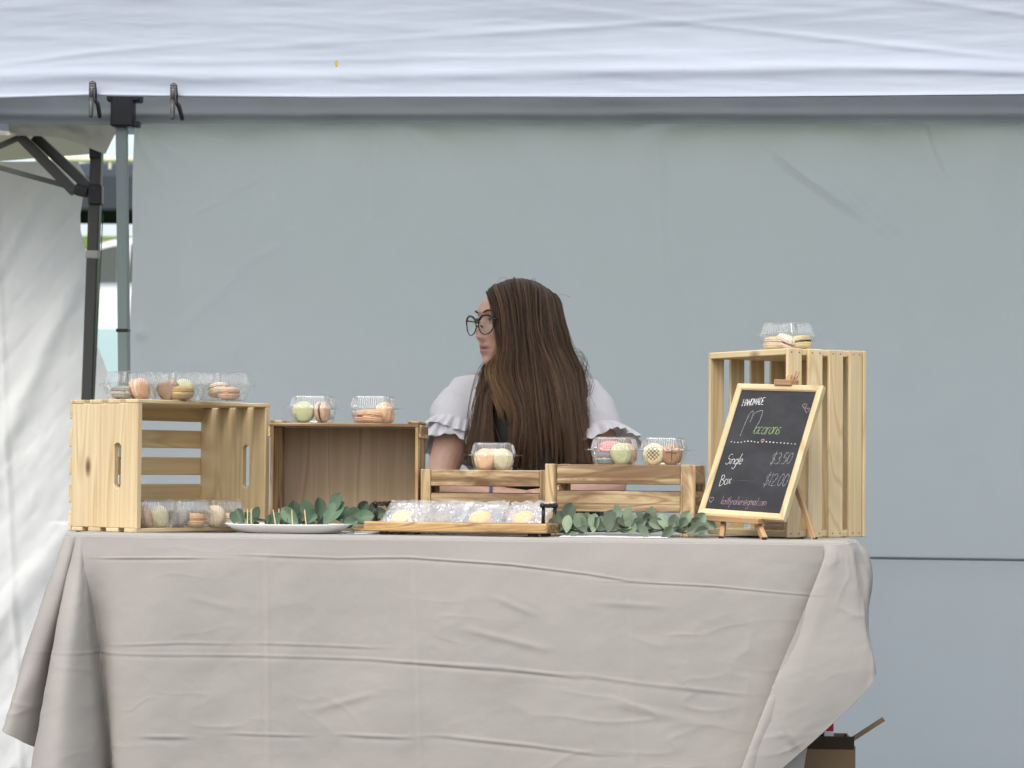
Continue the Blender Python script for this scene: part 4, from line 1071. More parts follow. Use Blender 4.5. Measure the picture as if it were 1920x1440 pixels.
garland('deep green leaf garland behind the plate and the left end of the tray', g1, 34, 0, 4, (.028, .046), [
    (478, 980, 487, 950, .17, 0), (440, 985, 440, 958, .17, 1), (552, 975, 550, 938, .16, 0), (585, 975, 572, 936, .155, 1), (600, 975, 596, 932, .15, 3), (620, 965, 641, 925, .16, 0), (606, 985, 642, 940, .15, 2),
    (668, 965, 690, 940, .19, 0), (655, 975, 700, 965, .17, 2), (640, 980, 680, 958, .16, 1), (728, 960, 732, 938, .24, 1), (560, 985, 528, 952, .15, 2), (640, 990, 672, 975, .15, 3), (655, 990, 664, 1000, .10, 3), (500, 990, 530, 965, .15, 1)])
g2 = [T(1035, .15, ZT + .012), T(1080, .115, ZT + .015), T(1140, .105, ZT + .016), T(1200, .10, ZT + .015), T(1260, .10, ZT + .016), T(1315, .09, ZT + .014)]
garland('dusty grey-green leaf garland running from the tray to the chalkboard', g2, 76, 1, 9, (.026, .048), [
    (1060, 985, 1074, 942, .12, 0), (1035, 960, 1037, 940, .20, 1), (1100, 1000, 1082, 962, .09, 3), (1112, 1000, 1117, 962, .085, 0), (1140, 1000, 1150, 955, .09, 0), (1165, 970, 1152, 946, .085, 1), (1062, 1000, 1065, 966, .085, 2),
    (1210, 1005, 1190, 972, .09, 0), (1250, 995, 1238, 963, .09, 2), (1262, 1000, 1266, 963, .09, 1), (1275, 990, 1294, 958, .085, 0), (1285, 1000, 1325, 985, .06, 2), (1300, 1000, 1328, 992, .055, 3), (1180, 995, 1210, 975, .08, 3), (1215, 1010, 1200, 985, .05, 0), (1080, 1012, 1072, 996, .05, 0), (1240, 1012, 1260, 985, .055, 3)])
eh = [T3(905, 960, .2), T3(901, 950, .2), T3(898, 940, .2)]
# a lone sprig that sticks up behind the bags
lt = empty('leaf_sprig', T(900, .21), 0, 'short sage leaf sprig sticking up behind the bagged macarons', 'sprig')
lc = Vector(lt.location)
obj('stem', *tube([Vector((0, 0, .004)), T3(900, 965, .21) - lc], .0015, 6), STEM, lt)
for (x0, y0, x1, y1, k_) in ((900, 968, 898, 940, 1), (902, 985, 912, 962, 0)):
    a = T3(x0, y0, .21) - lc; b = T3(x1, y1, .21) - lc; d_ = (b - a); s_ = d_.length; d_ = d_.normalized(); x_ = d_.cross(Vector((.2, -1, .2))).normalized(); z_ = x_.cross(d_)
    link('leaf', LMS[k_, 1], lt, Matrix(((x_.x * s_, d_.x * s_, z_.x * s_, a.x), (x_.y * s_, d_.y * s_, z_.y * s_, a.y), (x_.z * s_, d_.z * s_, z_.z * s_, a.z), (0, 0, 0, 1))))

# ============================================================ CHALKBOARD and EASEL
BQ = (.5608, .036, .9413, .7297, .4151, .0423, .2402, .3273)
def board():
    x, y, z, psi, tau, rl, Wd, L = BQ
    X_ = Vector((math.cos(psi), -math.sin(psi), 0)); B = Vector((math.sin(psi), math.cos(psi), 0)); U = B * math.sin(tau) + Vector((0, 0, 1)) * math.cos(tau)
    X2 = X_ * math.cos(rl) - U * math.sin(rl); U2 = U * math.cos(rl) + X_ * math.sin(rl); Nn = X2.cross(U2)   # towards the viewer
    M = Matrix(((X2.x, U2.x, Nn.x, x), (X2.y, U2.y, Nn.y, y), (X2.z, U2.z, Nn.z, z), (0, 0, 0, 1)))
    t = empty('chalkboard', (0, 0, 0), 0, 'black chalkboard price sign in a pale wood frame, leaning on a small easel', 'sign'); t.matrix_basis = M
    fw_ = .0155; th = .014
    hx, hy = Wd / 2, L / 2
    def rail(ax, length, M2):
        h = length / 2
        loops = [[(-h, 0, -th / 2), (-h, 0, th / 2 - .002), (-h + .003, .003, th / 2), (-h + fw_ - .003, fw_ - .003, th / 2), (-h + fw_, fw_, th / 2 - .003), (-h + fw_, fw_, -th / 2)],
                 [(h, 0, -th / 2), (h, 0, th / 2 - .002), (h - .003, .003, th / 2), (h - fw_ + .003, fw_ - .003, th / 2), (h - fw_, fw_, th / 2 - .003), (h - fw_, fw_, -th / 2)]]
        return obj('frame_rail', *rings(loops), PINEB, t, mx=M2)
    rail('x', Wd, TM((0, -hy, 0))); rail('x', Wd, TM((0, hy, 0), (0, 0, PI))); rail('y', L, TM((hx, 0, 0), (0, 0, PI / 2))); rail('y', L, TM((-hx, 0, 0), (0, 0, -PI / 2)))
    pn = box('board_panel', (Wd - 2 * fw_ + .004, L - 2 * fw_ + .004, .003), (0, 0, .001), CHALKB, t, bev=0)
    # ---------- handwriting: strokes in a unit box, y up, baseline 0, x-height .5, cap 1
    def arc(cx, cy, rx, ry, a0, a1, n=10): return [(cx + rx * math.cos(rad(a0 + (a1 - a0) * i / n)), cy + ry * math.sin(rad(a0 + (a1 - a0) * i / n))) for i in range(n + 1)]
    Gl = {
     'H': (.55, [[(0, 0), (.02, 1)], [(.48, 0), (.5, 1)], [(0, .5), (.5, .52)]]), 'A': (.55, [[(0, 0), (.28, 1), (.5, 0)], [(.1, .36), (.44, .36)]]),
     'N': (.55, [[(0, 0), (.03, 1), (.45, 0), (.48, 1)]]), 'D': (.55, [[(.02, 0), (.04, 1)], arc(.04, .5, .45, .5, 90, -90)]),
     'M': (.68, [[(0, 0), (.08, 1), (.32, .25), (.56, 1), (.62, 0)]]), 'E': (.5, [[(.45, 1), (.04, 1), (.0, 0), (.44, 0)], [(.02, .5), (.36, .52)]]),
     'S': (.55, [arc(.28, .76, .22, .24, 40, 250) + arc(.24, .27, .24, .27, 80, -160)]), 'B': (.55, [[(.02, 0), (.05, 1)], arc(.05, .77, .36, .23, 90, -90), arc(.03, .28, .45, .28, 90, -90)]),
     'a': (.48, [arc(.2, .25, .2, .25, 40, 350), [(.4, .5), (.38, .1), (.48, 0)]]), 'c': (.40, [arc(.2, .25, .2, .25, 50, 310)]),
     'r': (.36, [[(.02, .5), (.05, 0)], arc(.2, .3, .16, .2, 170, 60, 6)]), 'o': (.44, [arc(.2, .25, .19, .25, 60, 420, 14)]),
     'n': (.46, [[(.02, .5), (.03, 0)], arc(.2, .32, .17, .18, 180, 0, 8) + [(.38, 0)]]), 's': (.36, [arc(.18, .38, .13, .12, 40, 250, 8) + arc(.15, .13, .15, .13, 80, -160, 8)]),
     'i': (.2, [[(.08, .5), (.08, 0)], [(.09, .68), (.1, .72)]]), 'g': (.46, [arc(.2, .25, .19, .25, 40, 350), [(.4, .5), (.38, -.2)] + arc(.2, -.25, .18, .22, 0, -170, 8)]),
     'l': (.22, [[(.1, 1), (.06, .1), (.16, 0)]]), 'e': (.42, [[(.04, .26), (.36, .3)] + arc(.2, .25, .18, .25, 20, 320, 12)]), 'x': (.42, [[(.02, .5), (.36, 0)], [(.36, .5), (.02, 0)]]),
     'k': (.42, [[(.04, 1), (.04, 0)], [(.34, .5), (.06, .22), (.36, 0)]]), 't': (.3, [[(.14, .85), (.13, .05), (.24, 0)], [(.0, .55), (.28, .56)]]),
     'y': (.42, [[(.02, .5), (.16, .05)], [(.38, .5), (.1, -.4)]]), 'm': (.66, [[(.02, .5), (.03, 0)], arc(.17, .32, .14, .18, 180, 0, 6) + [(.31, 0)], arc(.45, .32, .14, .18, 180, 0, 6) + [(.6, 0)]]),
     '@': (.62, [arc(.28, .25, .11, .13, 0, 360, 10) + [(.42, .1), (.52, .25)] + arc(.28, .25, .26, .32, 0, 300, 14)]), '.': (.18, [[(.06, 0), (.08, .04)]]),
     '$': (.5, [arc(.25, .72, .19, .22, 30, 250, 9) + arc(.22, .28, .21, .24, 80, -150, 9), [(.27, 1.15), (.2, -.15)]]), '3': (.48, [arc(.2, .74, .2, .25, 140, -80, 9) + arc(.2, .26, .24, .26, 80, -140, 9)]),
     '5': (.5, [[(.42, 1), (.1, 1), (.07, .58)] + arc(.2, .3, .22, .3, 100, -130, 9)]), '0': (.52, [arc(.23, .5, .2, .5, 80, 440, 16)]), '1': (.26, [[(.04, .85), (.14, 1), (.12, 0)]]),
     '2': (.5, [arc(.22, .75, .19, .25, 160, -20, 8) + [(.03, 0), (.45, .02)]]), ' ': (.3, []), '-': (.3, [[(0, .3), (.25, .3)]])}
    def ribbon(pts, w_, zz):
        V = []; Fc = []; n = len(pts)
        for i, (px_, py_) in enumerate(pts):
            a = pts[max(i - 1, 0)]; b = pts[min(i + 1, n - 1)]; tx, ty = b[0] - a[0], b[1] - a[1]; l = math.hypot(tx, ty) or 1; nx, ny = -ty / l * w_ / 2, tx / l * w_ / 2
            V += [(px_ + nx, py_ + ny, zz), (px_ - nx, py_ - ny, zz)]
        for i in range(n - 1): Fc.append((2 * i, 2 * i + 1, 2 * i + 3, 2 * i + 2))
        return V, Fc
    def dens(pts):
        out = []
        for i in range(len(pts) - 1):
            k = 4 if math.hypot(pts[i + 1][0] - pts[i][0], pts[i + 1][1] - pts[i][1]) > .3 else 1
            for j in range(k): out.append((pts[i][0] + (pts[i + 1][0] - pts[i][0]) * j / k, pts[i][1] + (pts[i + 1][1] - pts[i][1]) * j / k))
        return out + [pts[-1]]
    # board coordinates from photo pixels
    Mi = M.inverted()
    def bq(px, py):
        d = ray(px, py); n = Nn; c = Vector((x, y, z)) + n * .0028; k = (c - CAM).dot(n) / d.dot(n); q = Mi @ (CAM + d * k); return q.x, q.y
    rr = random.Random(2)
    def write(name, s, p0, p1, hpx, m, w_=.0016, slant=.0, sx=1, lab=None):
        """text from pixel p0 (baseline start) to p1 (baseline end); hpx cap height in pixels"""
        a = Vector(bq(*p0)); b = Vector(bq(*p1)); tot = sum(Gl[c][0] for c in s); d = (b - a); step = d.length / tot; d = d.normalized(); nn = Vector((-d.y, d.x)); hh = hpx / 4620 * 5.62 / math.cos(BQ[4])
        cx = 0; prt = []
        for c in s:
            wd, st = Gl[c]; jy = rr.uniform(-.03, .03)
            for q in st:
                pts = []
                for gx, gy in dens(q):
                    P_ = a + d * ((cx + gx) * step + slant * gy * hh) + nn * ((gy + jy) * hh); pts.append((P_.x, P_.y))
                prt.append(ribbon(pts, w_ * rr.uniform(.85, 1.15), .0030))
            cx += wd
        V, Fc = merge(prt); o = obj(name, V, Fc, m, t); 
        if lab: o['label'] = lab
        return o
    write('lettering', 'HANDMADE', (1391, 762), (1432, 758), 13, CW, .0014, .12)
    # big script M
    def stroke(name, pix, m, w_=.0016):
        prt = [ribbon([tuple(q) for q in catm([bq(*p) for p in pl], 8 * len(pl))], w_, .0030) for pl in pix]; V, Fc = merge(prt); return obj(name, V, Fc, m, t)
    stroke('lettering', [[(1388, 817), (1396, 797), (1405, 777), (1412, 771), (1410, 784), (1406, 792)], [(1406, 792), (1414, 776), (1423, 771), (1430, 771), (1425, 788), (1418, 800), (1412, 812)]], CGR, .0014)
    write('lettering', 'acarons', (1412, 813), (1460, 815), 26, CG, .0015, .25)
    for pth in (([1395, 795], [1402, 781]),): pass
    # dotted line and heart
    dots = []
    for k in range(9): cx_, cy_ = bq(1371 + k * 6.3, 828.5 + math.sin(k * .9) * 1.2); dots.append(ribbon([(cx_ - .0016, cy_), (cx_, cy_ + .0002), (cx_ + .0018, cy_)], .0024, .0030))
    for k in range(9): cx_, cy_ = bq(1437 + k * 6.7, 828.5 + k * .5); dots.append(ribbon([(cx_ - .0016, cy_), (cx_, cy_ + .0002), (cx_ + .0018, cy_)], .0024, .0030))
    V, Fc = merge(dots); obj('dotted_line', V, Fc, CW, t)
    def heart(cx, cy, s, m, sk=.25, w_=.0013):
        pts = []
        for a in np.linspace(0, 2 * PI, 24): hx_ = 16 * math.sin(a) ** 3 / 16; hy_ = (13 * math.cos(a) - 5 * math.cos(2 * a) - 2 * math.cos(3 * a) - math.cos(4 * a)) / 16; pts.append(bq(cx + s * (hx_ + sk * hy_), cy - s * 1.25 * hy_))
        obj('heart', *ribbon(pts, w_, .0030), m, t)
    heart(1430, 826.5, 2.6, CP, .3, .003); heart(1509, 761, 4.2, CP); heart(1513.5, 769, 4.2, CP); heart(1333.5, 936.5, 4.5, CP)
    write('lettering', 'Single', (1359, 871), (1390, 870), 19, CW, .0012, .3)
    write('lettering', '$3.50', (1442, 871), (1482, 869), 20, CGR, .0012, .25)
    write('lettering', 'Box', (1348, 911), (1370, 907), 20, CW, .0012, .2)
    write('lettering', '$12.00', (1430, 910), (1474, 911), 22, CGR, .0012, .2)
    write('lettering', 'kaitlynolsen@gmail.com', (1351, 945), (1436, 948), 15, CP, .0009, .12)
    fd = []
    for k in range(7): q = bq(1393 + k * 5.5, 861 + .15 * k); fd.append(ribbon([(q[0] - .0009, q[1]), (q[0] + .0009, q[1])], .0012, .0030))
    fd.append(ribbon([bq(1374, 902), bq(1395, 901), bq(1416, 903)], .0008, .0030))
    V, Fc = merge(fd); obj('dotted_line', V, Fc, CFA, t)
    return t, M, Nn, U2, X2
cb, MB_, NB, UB, XB = board()
# easel
ez = empty('table_easel', T(1430, .10), 0, 'small wooden tabletop easel holding the chalkboard', 'easel'); ec = Vector(ez.location)
def eb(name, a, b, w_, h): return bar(name, Vector(a) - ec, Vector(b) - ec, w_, h, EASEL, ez, bev=.0012)
Bc = Vector((BQ[0], BQ[1], BQ[2])); hy = BQ[7] / 2
back = -NB * .0135
lbot = Bc - UB * (hy + .006) + NB * .0035
eb('ledge', lbot - XB * .090, lbot + XB * .062, .028, .012)
eb('mast', Bc - UB * (hy + .0) + back, Bc + UB * (hy + .030) + back + XB * .012, .012, .020)
tc_ = Bc + UB * (hy + .0075) + XB * .012
eb('top_clip', tc_ - XB * .024 + NB * .0, tc_ + XB * .024 + NB * .0, .030, .013)
for dx_ in (.012, .020):
    a = tc_ + XB * dx_ + UB * .004 + back * .2; obj('peg', *tube([a - ec, a + UB * .026 + XB * .004 - ec], .0022, 8), EASEL, ez, smooth=True)
def ftp(px, v): return T(px, v, ZT + .001)
eb('front_leg', Bc - UB * (hy + .006) - XB * .055 + back, ftp(1353, .075), .011, .016)
eb('front_leg', Bc - UB * (hy + .006) + XB * .040 + back, ftp(1434, .012), .011, .016)
eb('rear_leg', Bc + UB * .06 + back * 1.4 + XB * .01, ftp(1527, .085), .010, .012)
for px, v in ((1352, .075), (1433, .012), (1528, .085)): q = ftp(px, v) - ec; obj('rubber_foot', *tube([q, q + Vector((0, 0, .005))], .006, 10), BLACKP, ez)

# ============================================================ CARDBOARD BOX at the lower right
def cbox():
    v0 = .25; a = T3(1482, 1410, v0); b = T3(1604, 1410, v0); zt = T3(1550, 1400, v0).z
    Wd = .30; c = b - EU * (Wd / 2) + EV * .15; c.z = 0
    H = zt - .0; t = empty('cardboard_box', c, TA, 'open brown cardboard box on the ground under the right end of the table', 'box')
    for sx in (-1, 1): box('side', (.004, .30, H), (sx * (Wd / 2 - .002), 0, H / 2), CARD, t, bev=0)
    for sy in (-1, 1): box('side', (Wd - .008, .004, H), (0, sy * (.15 - .002), H / 2), CARD, t, bev=0)
    box('bottom', (Wd - .008, .29, .004), (0, 0, .004), CARD, t, bev=0)
    q = H
    # flaps: right flap rises outward, back flap upright
    fx = T3(1666, 1358, v0 + .05); L = (fx - (T3(1604, 1398, v0 + .05))).length; ang = math.atan2(T3(1666, 1358, .3).z - T3(1604, 1398, .3).z, T3(1666, 1358, .3).x - T3(1604, 1398, .3).x)
    box('flap', (L, .05, .005), (Wd / 2 + math.cos(ang) * L / 2, 0, q + math.sin(ang) * L / 2), CARD, t, rot=(0, -ang, 0), bev=0)
    box('flap', (Wd - .01, .004, .10), (0, .15, q + .0), CARDI, t, rot=(.1, 0, 0), bev=0) if False else None
    box('flap', (Wd - .012, .045, .004), (0, -.165, q - .014 + .016), CARDI, t, rot=(-1.15, 0, 0), bev=0) if False else None
    k = box('flap', (Wd - .006, .004, .034), (0, -.153, q + .008), CARDI, t, rot=(.35, 0, 0), bev=0)
    # contents
    pr = T3(1553, 1372, .34); 
    cb2 = empty('packet', (pr.x, pr.y, 0), TA, 'red and white packet standing in the cardboard box', 'packet')
    z1 = T3(1553, 1355, .34).z; zm = T3(1553, 1369, .34).z
    box('lower_half', (.022, .05, zm - .1), (0, 0, (zm + .1) / 2), PAPER, cb2, bev=.001); box('upper_half', (.022, .05, z1 - zm), (0, 0, (z1 + zm) / 2), mat('red_card', (.5, .02, .03), .5), cb2, bev=.001)
    pt_ = T3(1540, 1378, .36); tn = obj('foil_tin', *tube([Vector((0, 0, .12)), Vector((0, 0, pt_.z)), Vector((0, 0, pt_.z + .004))], [.04, .042, .039], 20), STEEL, mx=TM((pt_.x - .035, pt_.y, 0)))
    tag(tn, 'silver lidded tin in the cardboard box beside the red packet', 'tin')
cbox()

# ============================================================ PERSON
SKIN = mat('skin', (.56, .34, .25), .5); 
def _sk():
    m = SKIN; bs = m.node_tree.nodes['Principled BSDF']; at_ = nd(m, 'ShaderNodeAttribute'); at_.attribute_name = 'col'
    mp = coords(m, (1, 1, 1), False); n = noise(m, mp, 55, 4, .6); r = ramp(m, n.outputs[0], [(.3, (.93, .90, .88)), (.7, (1, 1, 1))])
    ln(m, mixc(m, 1.0, at_.outputs['Color'], r.outputs[0], 'MULTIPLY'), bs.inputs['Base Color'])
    bs.inputs['Subsurface Weight'].default_value = .12; bs.inputs['Subsurface Radius'].default_value = (.012, .005, .003); bs.inputs['Subsurface Scale'].default_value = .5
_sk()
HAIR = mat('brown_hair', (.05, .025, .012), .42, Specular_IOR_Level=.35)
def _hr():
    m = HAIR; bs = m.node_tree.nodes['Principled BSDF']; at_ = nd(m, 'ShaderNodeAttribute'); at_.attribute_name = 'col'; ln(m, at_.outputs['Color'], bs.inputs['Base Color'])
_hr()
VPn = 1.06                                   # depth of the head's middle
seatp = T3(985, 900, 1.16); hip = Vector((seatp.x, seatp.y, .53))
person = empty('person', Vector((seatp.x, seatp.y, 0)), 0, 'seated woman with long brown hair, black glasses and white ruffled blouse looking left', 'person')
pl_ = Vector(person.location)
def up(px, py, v): return T3(px, py, v)
neckb = up(985, 722, 1.13); hc = up(953, 607, VPn)
YAW = rad(-56)
HM = Matrix.Translation(hc) @ Euler((rad(3), 0, YAW)).to_matrix().to_4x4()
def evaluate(o):
    bpy.context.view_layer.update()
    dg = bpy.context.evaluated_depsgraph_get(); me = bpy.data.meshes.new_from_object(o.evaluated_get(dg)); return me
def arrays(me):
    v = np.empty(len(me.vertices) * 3); me.vertices.foreach_get('co', v); return v.reshape(-1, 3), [tuple(p.vertices) for p in me.polygons]
def drop(o): 
    me = o.data; bpy.data.objects.remove(o); bpy.data.meshes.remove(me)
def remesh(parts, vox, smooth_it=2, fac=.5):
    V, Fc = merge(parts); me = mesh('tmp', V, Fc, None); o = link('tmp', me)
    r = o.modifiers.new('r', 'REMESH'); r.mode = 'VOXEL'; r.voxel_size = vox; r.adaptivity = 0
    s = o.modifiers.new('s', 'SMOOTH'); s.iterations = smooth_it; s.factor = fac
    m2 = evaluate(o); v, f = arrays(m2); drop(o); bpy.data.meshes.remove(m2); return v, f
# ---- head: dense sphere shaped in its own frame (face towards -Y)
def head_vf():
    nu, nv = 150, 120; V = []
    th = np.linspace(0, PI, nv)[1:-1]; ph = np.linspace(0, 2 * PI, nu, endpoint=False)
    TH, PH = np.meshgrid(th, ph, indexing='ij')
    X = np.sin(TH) * np.cos(PH); Y = np.sin(TH) * np.sin(PH); Z = np.cos(TH)
    x = .074 * X; y = .094 * Y + .006; z = .110 * Z
    sm = lambda a, b, t: np.clip((t - a) / (b - a), 0, 1) ** 2 * (3 - 2 * np.clip((t - a) / (b - a), 0, 1))
    lowr = sm(-.01, -.11, z)                       # 1 at the chin
    x = x * (1 - .38 * lowr); fr = sm(.02, -.05, y)
    y = y + lowr * (.010 * 0 + .035 * sm(0, .09, y) * -1) + 0
    # keep the lower face forward
    y = y - fr * lowr * .034
    y = np.where(fr > 0, y - fr * sm(.0, -.05, z) * .004, y)
    # flatten the face plane
    y = np.where(y < -.072, -.072 + (y + .072) * .55, y)
    g = lambda cx, cz, sx, sz: np.exp(-((x - cx) / sx) ** 2 - ((z - cz) / sz) ** 2) * (Y < 0)
    y = y - .005 * g(0, .032, .045, .010) + .004 * g(0, .016, .009, .010)
    for s in (-1, 1):
        y = y + .011 * g(s * .031, .010, .017, .012); y = y - .006 * g(s * .043, -.022, .018, .018); y = y + .003 * g(s * .036, -.055, .012, .02)
        y = y - .006 * g(s * .0105, -.036, .0065, .0065)
    br = np.interp(z, [-.048, -.042, -.034, -.026, -.005, .014, .024], [0, .008, .0215, .0185, .012, .003, 0]) * (Y < 0)
    wd = np.interp(z, [-.045, -.034, -.01, .02], [.012, .0105, .0075, .0085]); y = y - br * np.exp(-(x / wd) ** 2)
    y = y - .0062 * g(0, -.0575, .017, .0052) - .0075 * g(0, -.0705, .015, .0055) + .0065 * g(0, -.0640, .021, .0024) + .003 * g(0, -.0520, .004, .006) + .004 * g(0, -.081, .018, .006)
    y = y - .0085 * g(0, -.097, .020, .013)
    z = z - .010 * sm(-.06, -.11, z)
    y = y * (1 - .26 * sm(.045, .108, z) * (Y < 0)); z = z - .006 * sm(.05, .11, z)
    V = np.stack([x, y, z], -1).reshape(-1, 3); n = nu; Fc = []
    for i in range(nv - 3):
        for k in range(n): Fc.append((i * n + k, i * n + (k + 1) % n, (i + 1) * n + (k + 1) % n, (i + 1) * n + k))
    Fc.append(tuple(range(n))[::-1]); Fc.append(tuple((nv - 3) * n + k for k in range(n)))
    return V, Fc
hv_, hf_ = head_vf()
hv_w = np.array([tuple(HM @ Vector(p)) for p in hv_])
# ears
def ear(s):
    L = []
    for a in np.linspace(-1.3, 4.0, 16): L.append(HM @ Vector((s * (.071 + .006 * math.sin(a * .6)), .012 + .016 * math.cos(a) , .0 + .028 * math.sin(a))))
    return tube(L, .0045, 8)
# ---- body skeleton
sR = up(872, 748, 1.14); sL = up(1098, 750, 1.14); eR = up(823, 908, 1.02); eL = up(1150, 912, 1.02)
wR = up(945, 932, .93); wL = up(1035, 932, .90)
che = up(985, 790, 1.13); bel = up(985, 890, 1.15)
skl = [[(hip, (.15, .11)), (bel, (.12, .10)), (che, (.15, .105)), (neckb + Vector((0, 0, -.015)), (.085, .065)), (neckb + Vector((0, -.01, .03)), .055), (hc + Vector((.018, .012, -.075)), .053), (hc + Vector((.012, .01, -.03)), .055)]]
nb_ = neckb + Vector((0, 0, -.015))
for sh_, el_, wr_ in ((sR, eR, wR), (sL, eL, wL)):
    m1 = sh_.lerp(el_, .5); m2 = el_.lerp(wr_, .45)
    skl.append([(nb_, (.085, .065)), (sh_.lerp(nb_, .35), (.062, .055)), (sh_, .052), (m1, .048), (el_.lerp(sh_, .06), .040), (el_.lerp(wr_, .12), .041), (m2, .038), (wr_, .026)])
for s in (-1, 1):
    hj = hip + Vector((s * .09, -.02, -.01)); kn = Vector((hip.x + s * .11, hip.y - .42, .53)); an_ = Vector((hip.x + s * .11, hip.y - .36, .10)); toe = an_ + Vector((s * .02, -.15, -.06))
    skl.append([(hip, (.15, .11)), (hj, .088), (hj.lerp(kn, .5), .075), (kn, .058), (kn.lerp(an_, .35), .056), (an_, .036), (an_ + Vector((0, -.03, -.05)), .034), (toe, .030)])
def capsule(chain, n=18):
    """closed tapered limb through the joints with rounded ends"""
    P3 = np.array([[*p, r] for p, r in chain]); k = max(len(chain) * 5, 10); Q = catm(P3, k) if len(chain) > 2 else np.linspace(P3[0], P3[-1], k)
    pts = [Vector(q[:3]) for q in Q]; rs = [max(.004, q[3]) for q in Q]
    d0 = (pts[0] - pts[1]).normalized(); d1 = (pts[-1] - pts[-2]).normalized()
    pts = [pts[0] + d0 * rs[0] * .92, pts[0] + d0 * rs[0] * .6] + pts + [pts[-1] + d1 * rs[-1] * .6, pts[-1] + d1 * rs[-1] * .92]
    rs = [rs[0] * .38, rs[0] * .8] + rs + [rs[-1] * .8, rs[-1] * .38]
    return tube(pts, rs, n)
bparts = []
for ch_ in skl[1:]: bparts.append(capsule([(p, r if not isinstance(r, tuple) else .07) for p, r in ch_[1:]]))
bparts.append(capsule([(nb_ + Vector((-.07, 0, .0)), .050), (sR, .046)])); bparts.append(capsule([(nb_ + Vector((.07, 0, .0)), .050), (sL, .046)]))
bparts.append(capsule([(neckb + Vector((0, .0, -.03)), .062), (neckb + Vector((0, -.01, .03)), .054), (hc + Vector((.018, .012, -.075)), .053), (hc + Vector((.012, .01, -.03)), .055)]))
def ring_at(c, rx, ry): return [(c.x + rx * math.cos(2 * PI * k / 32), c.y + ry * math.sin(2 * PI * k / 32), c.z) for k in range(32)]
bparts.append(rings([ring_at(Vector((che.x, che.y + dy_, z_)), rx, ry) for z_, rx, ry, dy_ in ((hip.z - .07, .10, .08, 0), (hip.z - .04, .165, .13, 0), (hip.z + .05, .17, .13, 0), (hip.z + .2, .135, .105, 0), (che.z - .12, .135, .10, 0), (che.z, .15, .11, 0), (che.z + .06, .15, .095, 0), (neckb.z - .03, .11, .07, 0), (neckb.z - .01, .06, .05, 0))]))
# hands: palm and five bent fingers each, closing on the opposite forearm
parts_b = bparts + [(hv_w, hf_), ear(1), ear(-1)]
def hand(wr_, el_, side):
    d = (wr_ - el_).normalized(); dn = Vector((0, 0, 1)); x = d.cross(dn).normalized() * side; out = []
    palm = [(wr_ - d * .01, .025), (wr_ + d * .03, .028), (wr_ + d * .07, .030)]
    out.append(tube([p for p, r in palm], [r for p, r in palm], 12))
    for k, ln_ in enumerate((.066, .076, .071, .056)):
        b = wr_ + d * .068 + x * ((k - 1.5) * .0175); f = [b - d * .02, b + d * ln_ * .45 - dn * .004, b + d * ln_ * .78 - dn * .020, b + d * ln_ * .86 - dn * .042]
        out.append(tube(f, [.0095, .0090, .0082, .0068], 10))
    b = wr_ + d * .022 - x * .022; out.append(tube([b, b - x * .018 + d * .02 - dn * .01, b - x * .018 + d * .048 - dn * .024], [.013, .0105, .0085], 10))
    return out
parts_b += hand(wR, eR, 1) + hand(wL, eL, -1)
bv, bf = remesh(parts_b, .0029, 2, .5)
# pigment: lips, cheeks
Hi = np.array(HM.inverted()); loc = bv @ Hi[:3, :3].T + Hi[:3, 3]
x, y, z = loc.T
base = np.array([.60, .37, .275]); cols = np.tile(base, (len(bv), 1))
mw = .021
lip = np.exp(-(np.clip(np.abs(x) / mw, 0, 3)) ** 4) * np.exp(-(((z + .0640) / .0115) ** 4)) * (y < -.05) * (np.abs(z) < .12)
ck = (np.exp(-((np.abs(x) - .04) / .022) ** 2 - ((z + .03) / .02) ** 2) + .9 * np.exp(-(x / .014) ** 2 - ((z + .034) / .012) ** 2)) * (y < -.03) * (np.abs(z) < .12)
cols = cols * (1 - ck[:, None] * .35) + ck[:, None] * .35 * np.array([.62, .27, .21])
cols = cols * (1 - lip[:, None] * .85) + lip[:, None] * .85 * np.array([.42, .16, .14])
gap = np.exp(-(np.clip(np.abs(x) / mw, 0, 3)) ** 4) * np.exp(-(((z + .0640) / .0022) ** 2)) * (y < -.05) * (np.abs(z) < .12)
cols = cols * (1 - gap[:, None] * .8) + gap[:, None] * .8 * np.array([.10, .03, .03])
ob = obj('body', bv - np.array(pl_), bf, SKIN, person, smooth=True, cols=cols)
PM = Matrix.Translation(-pl_)
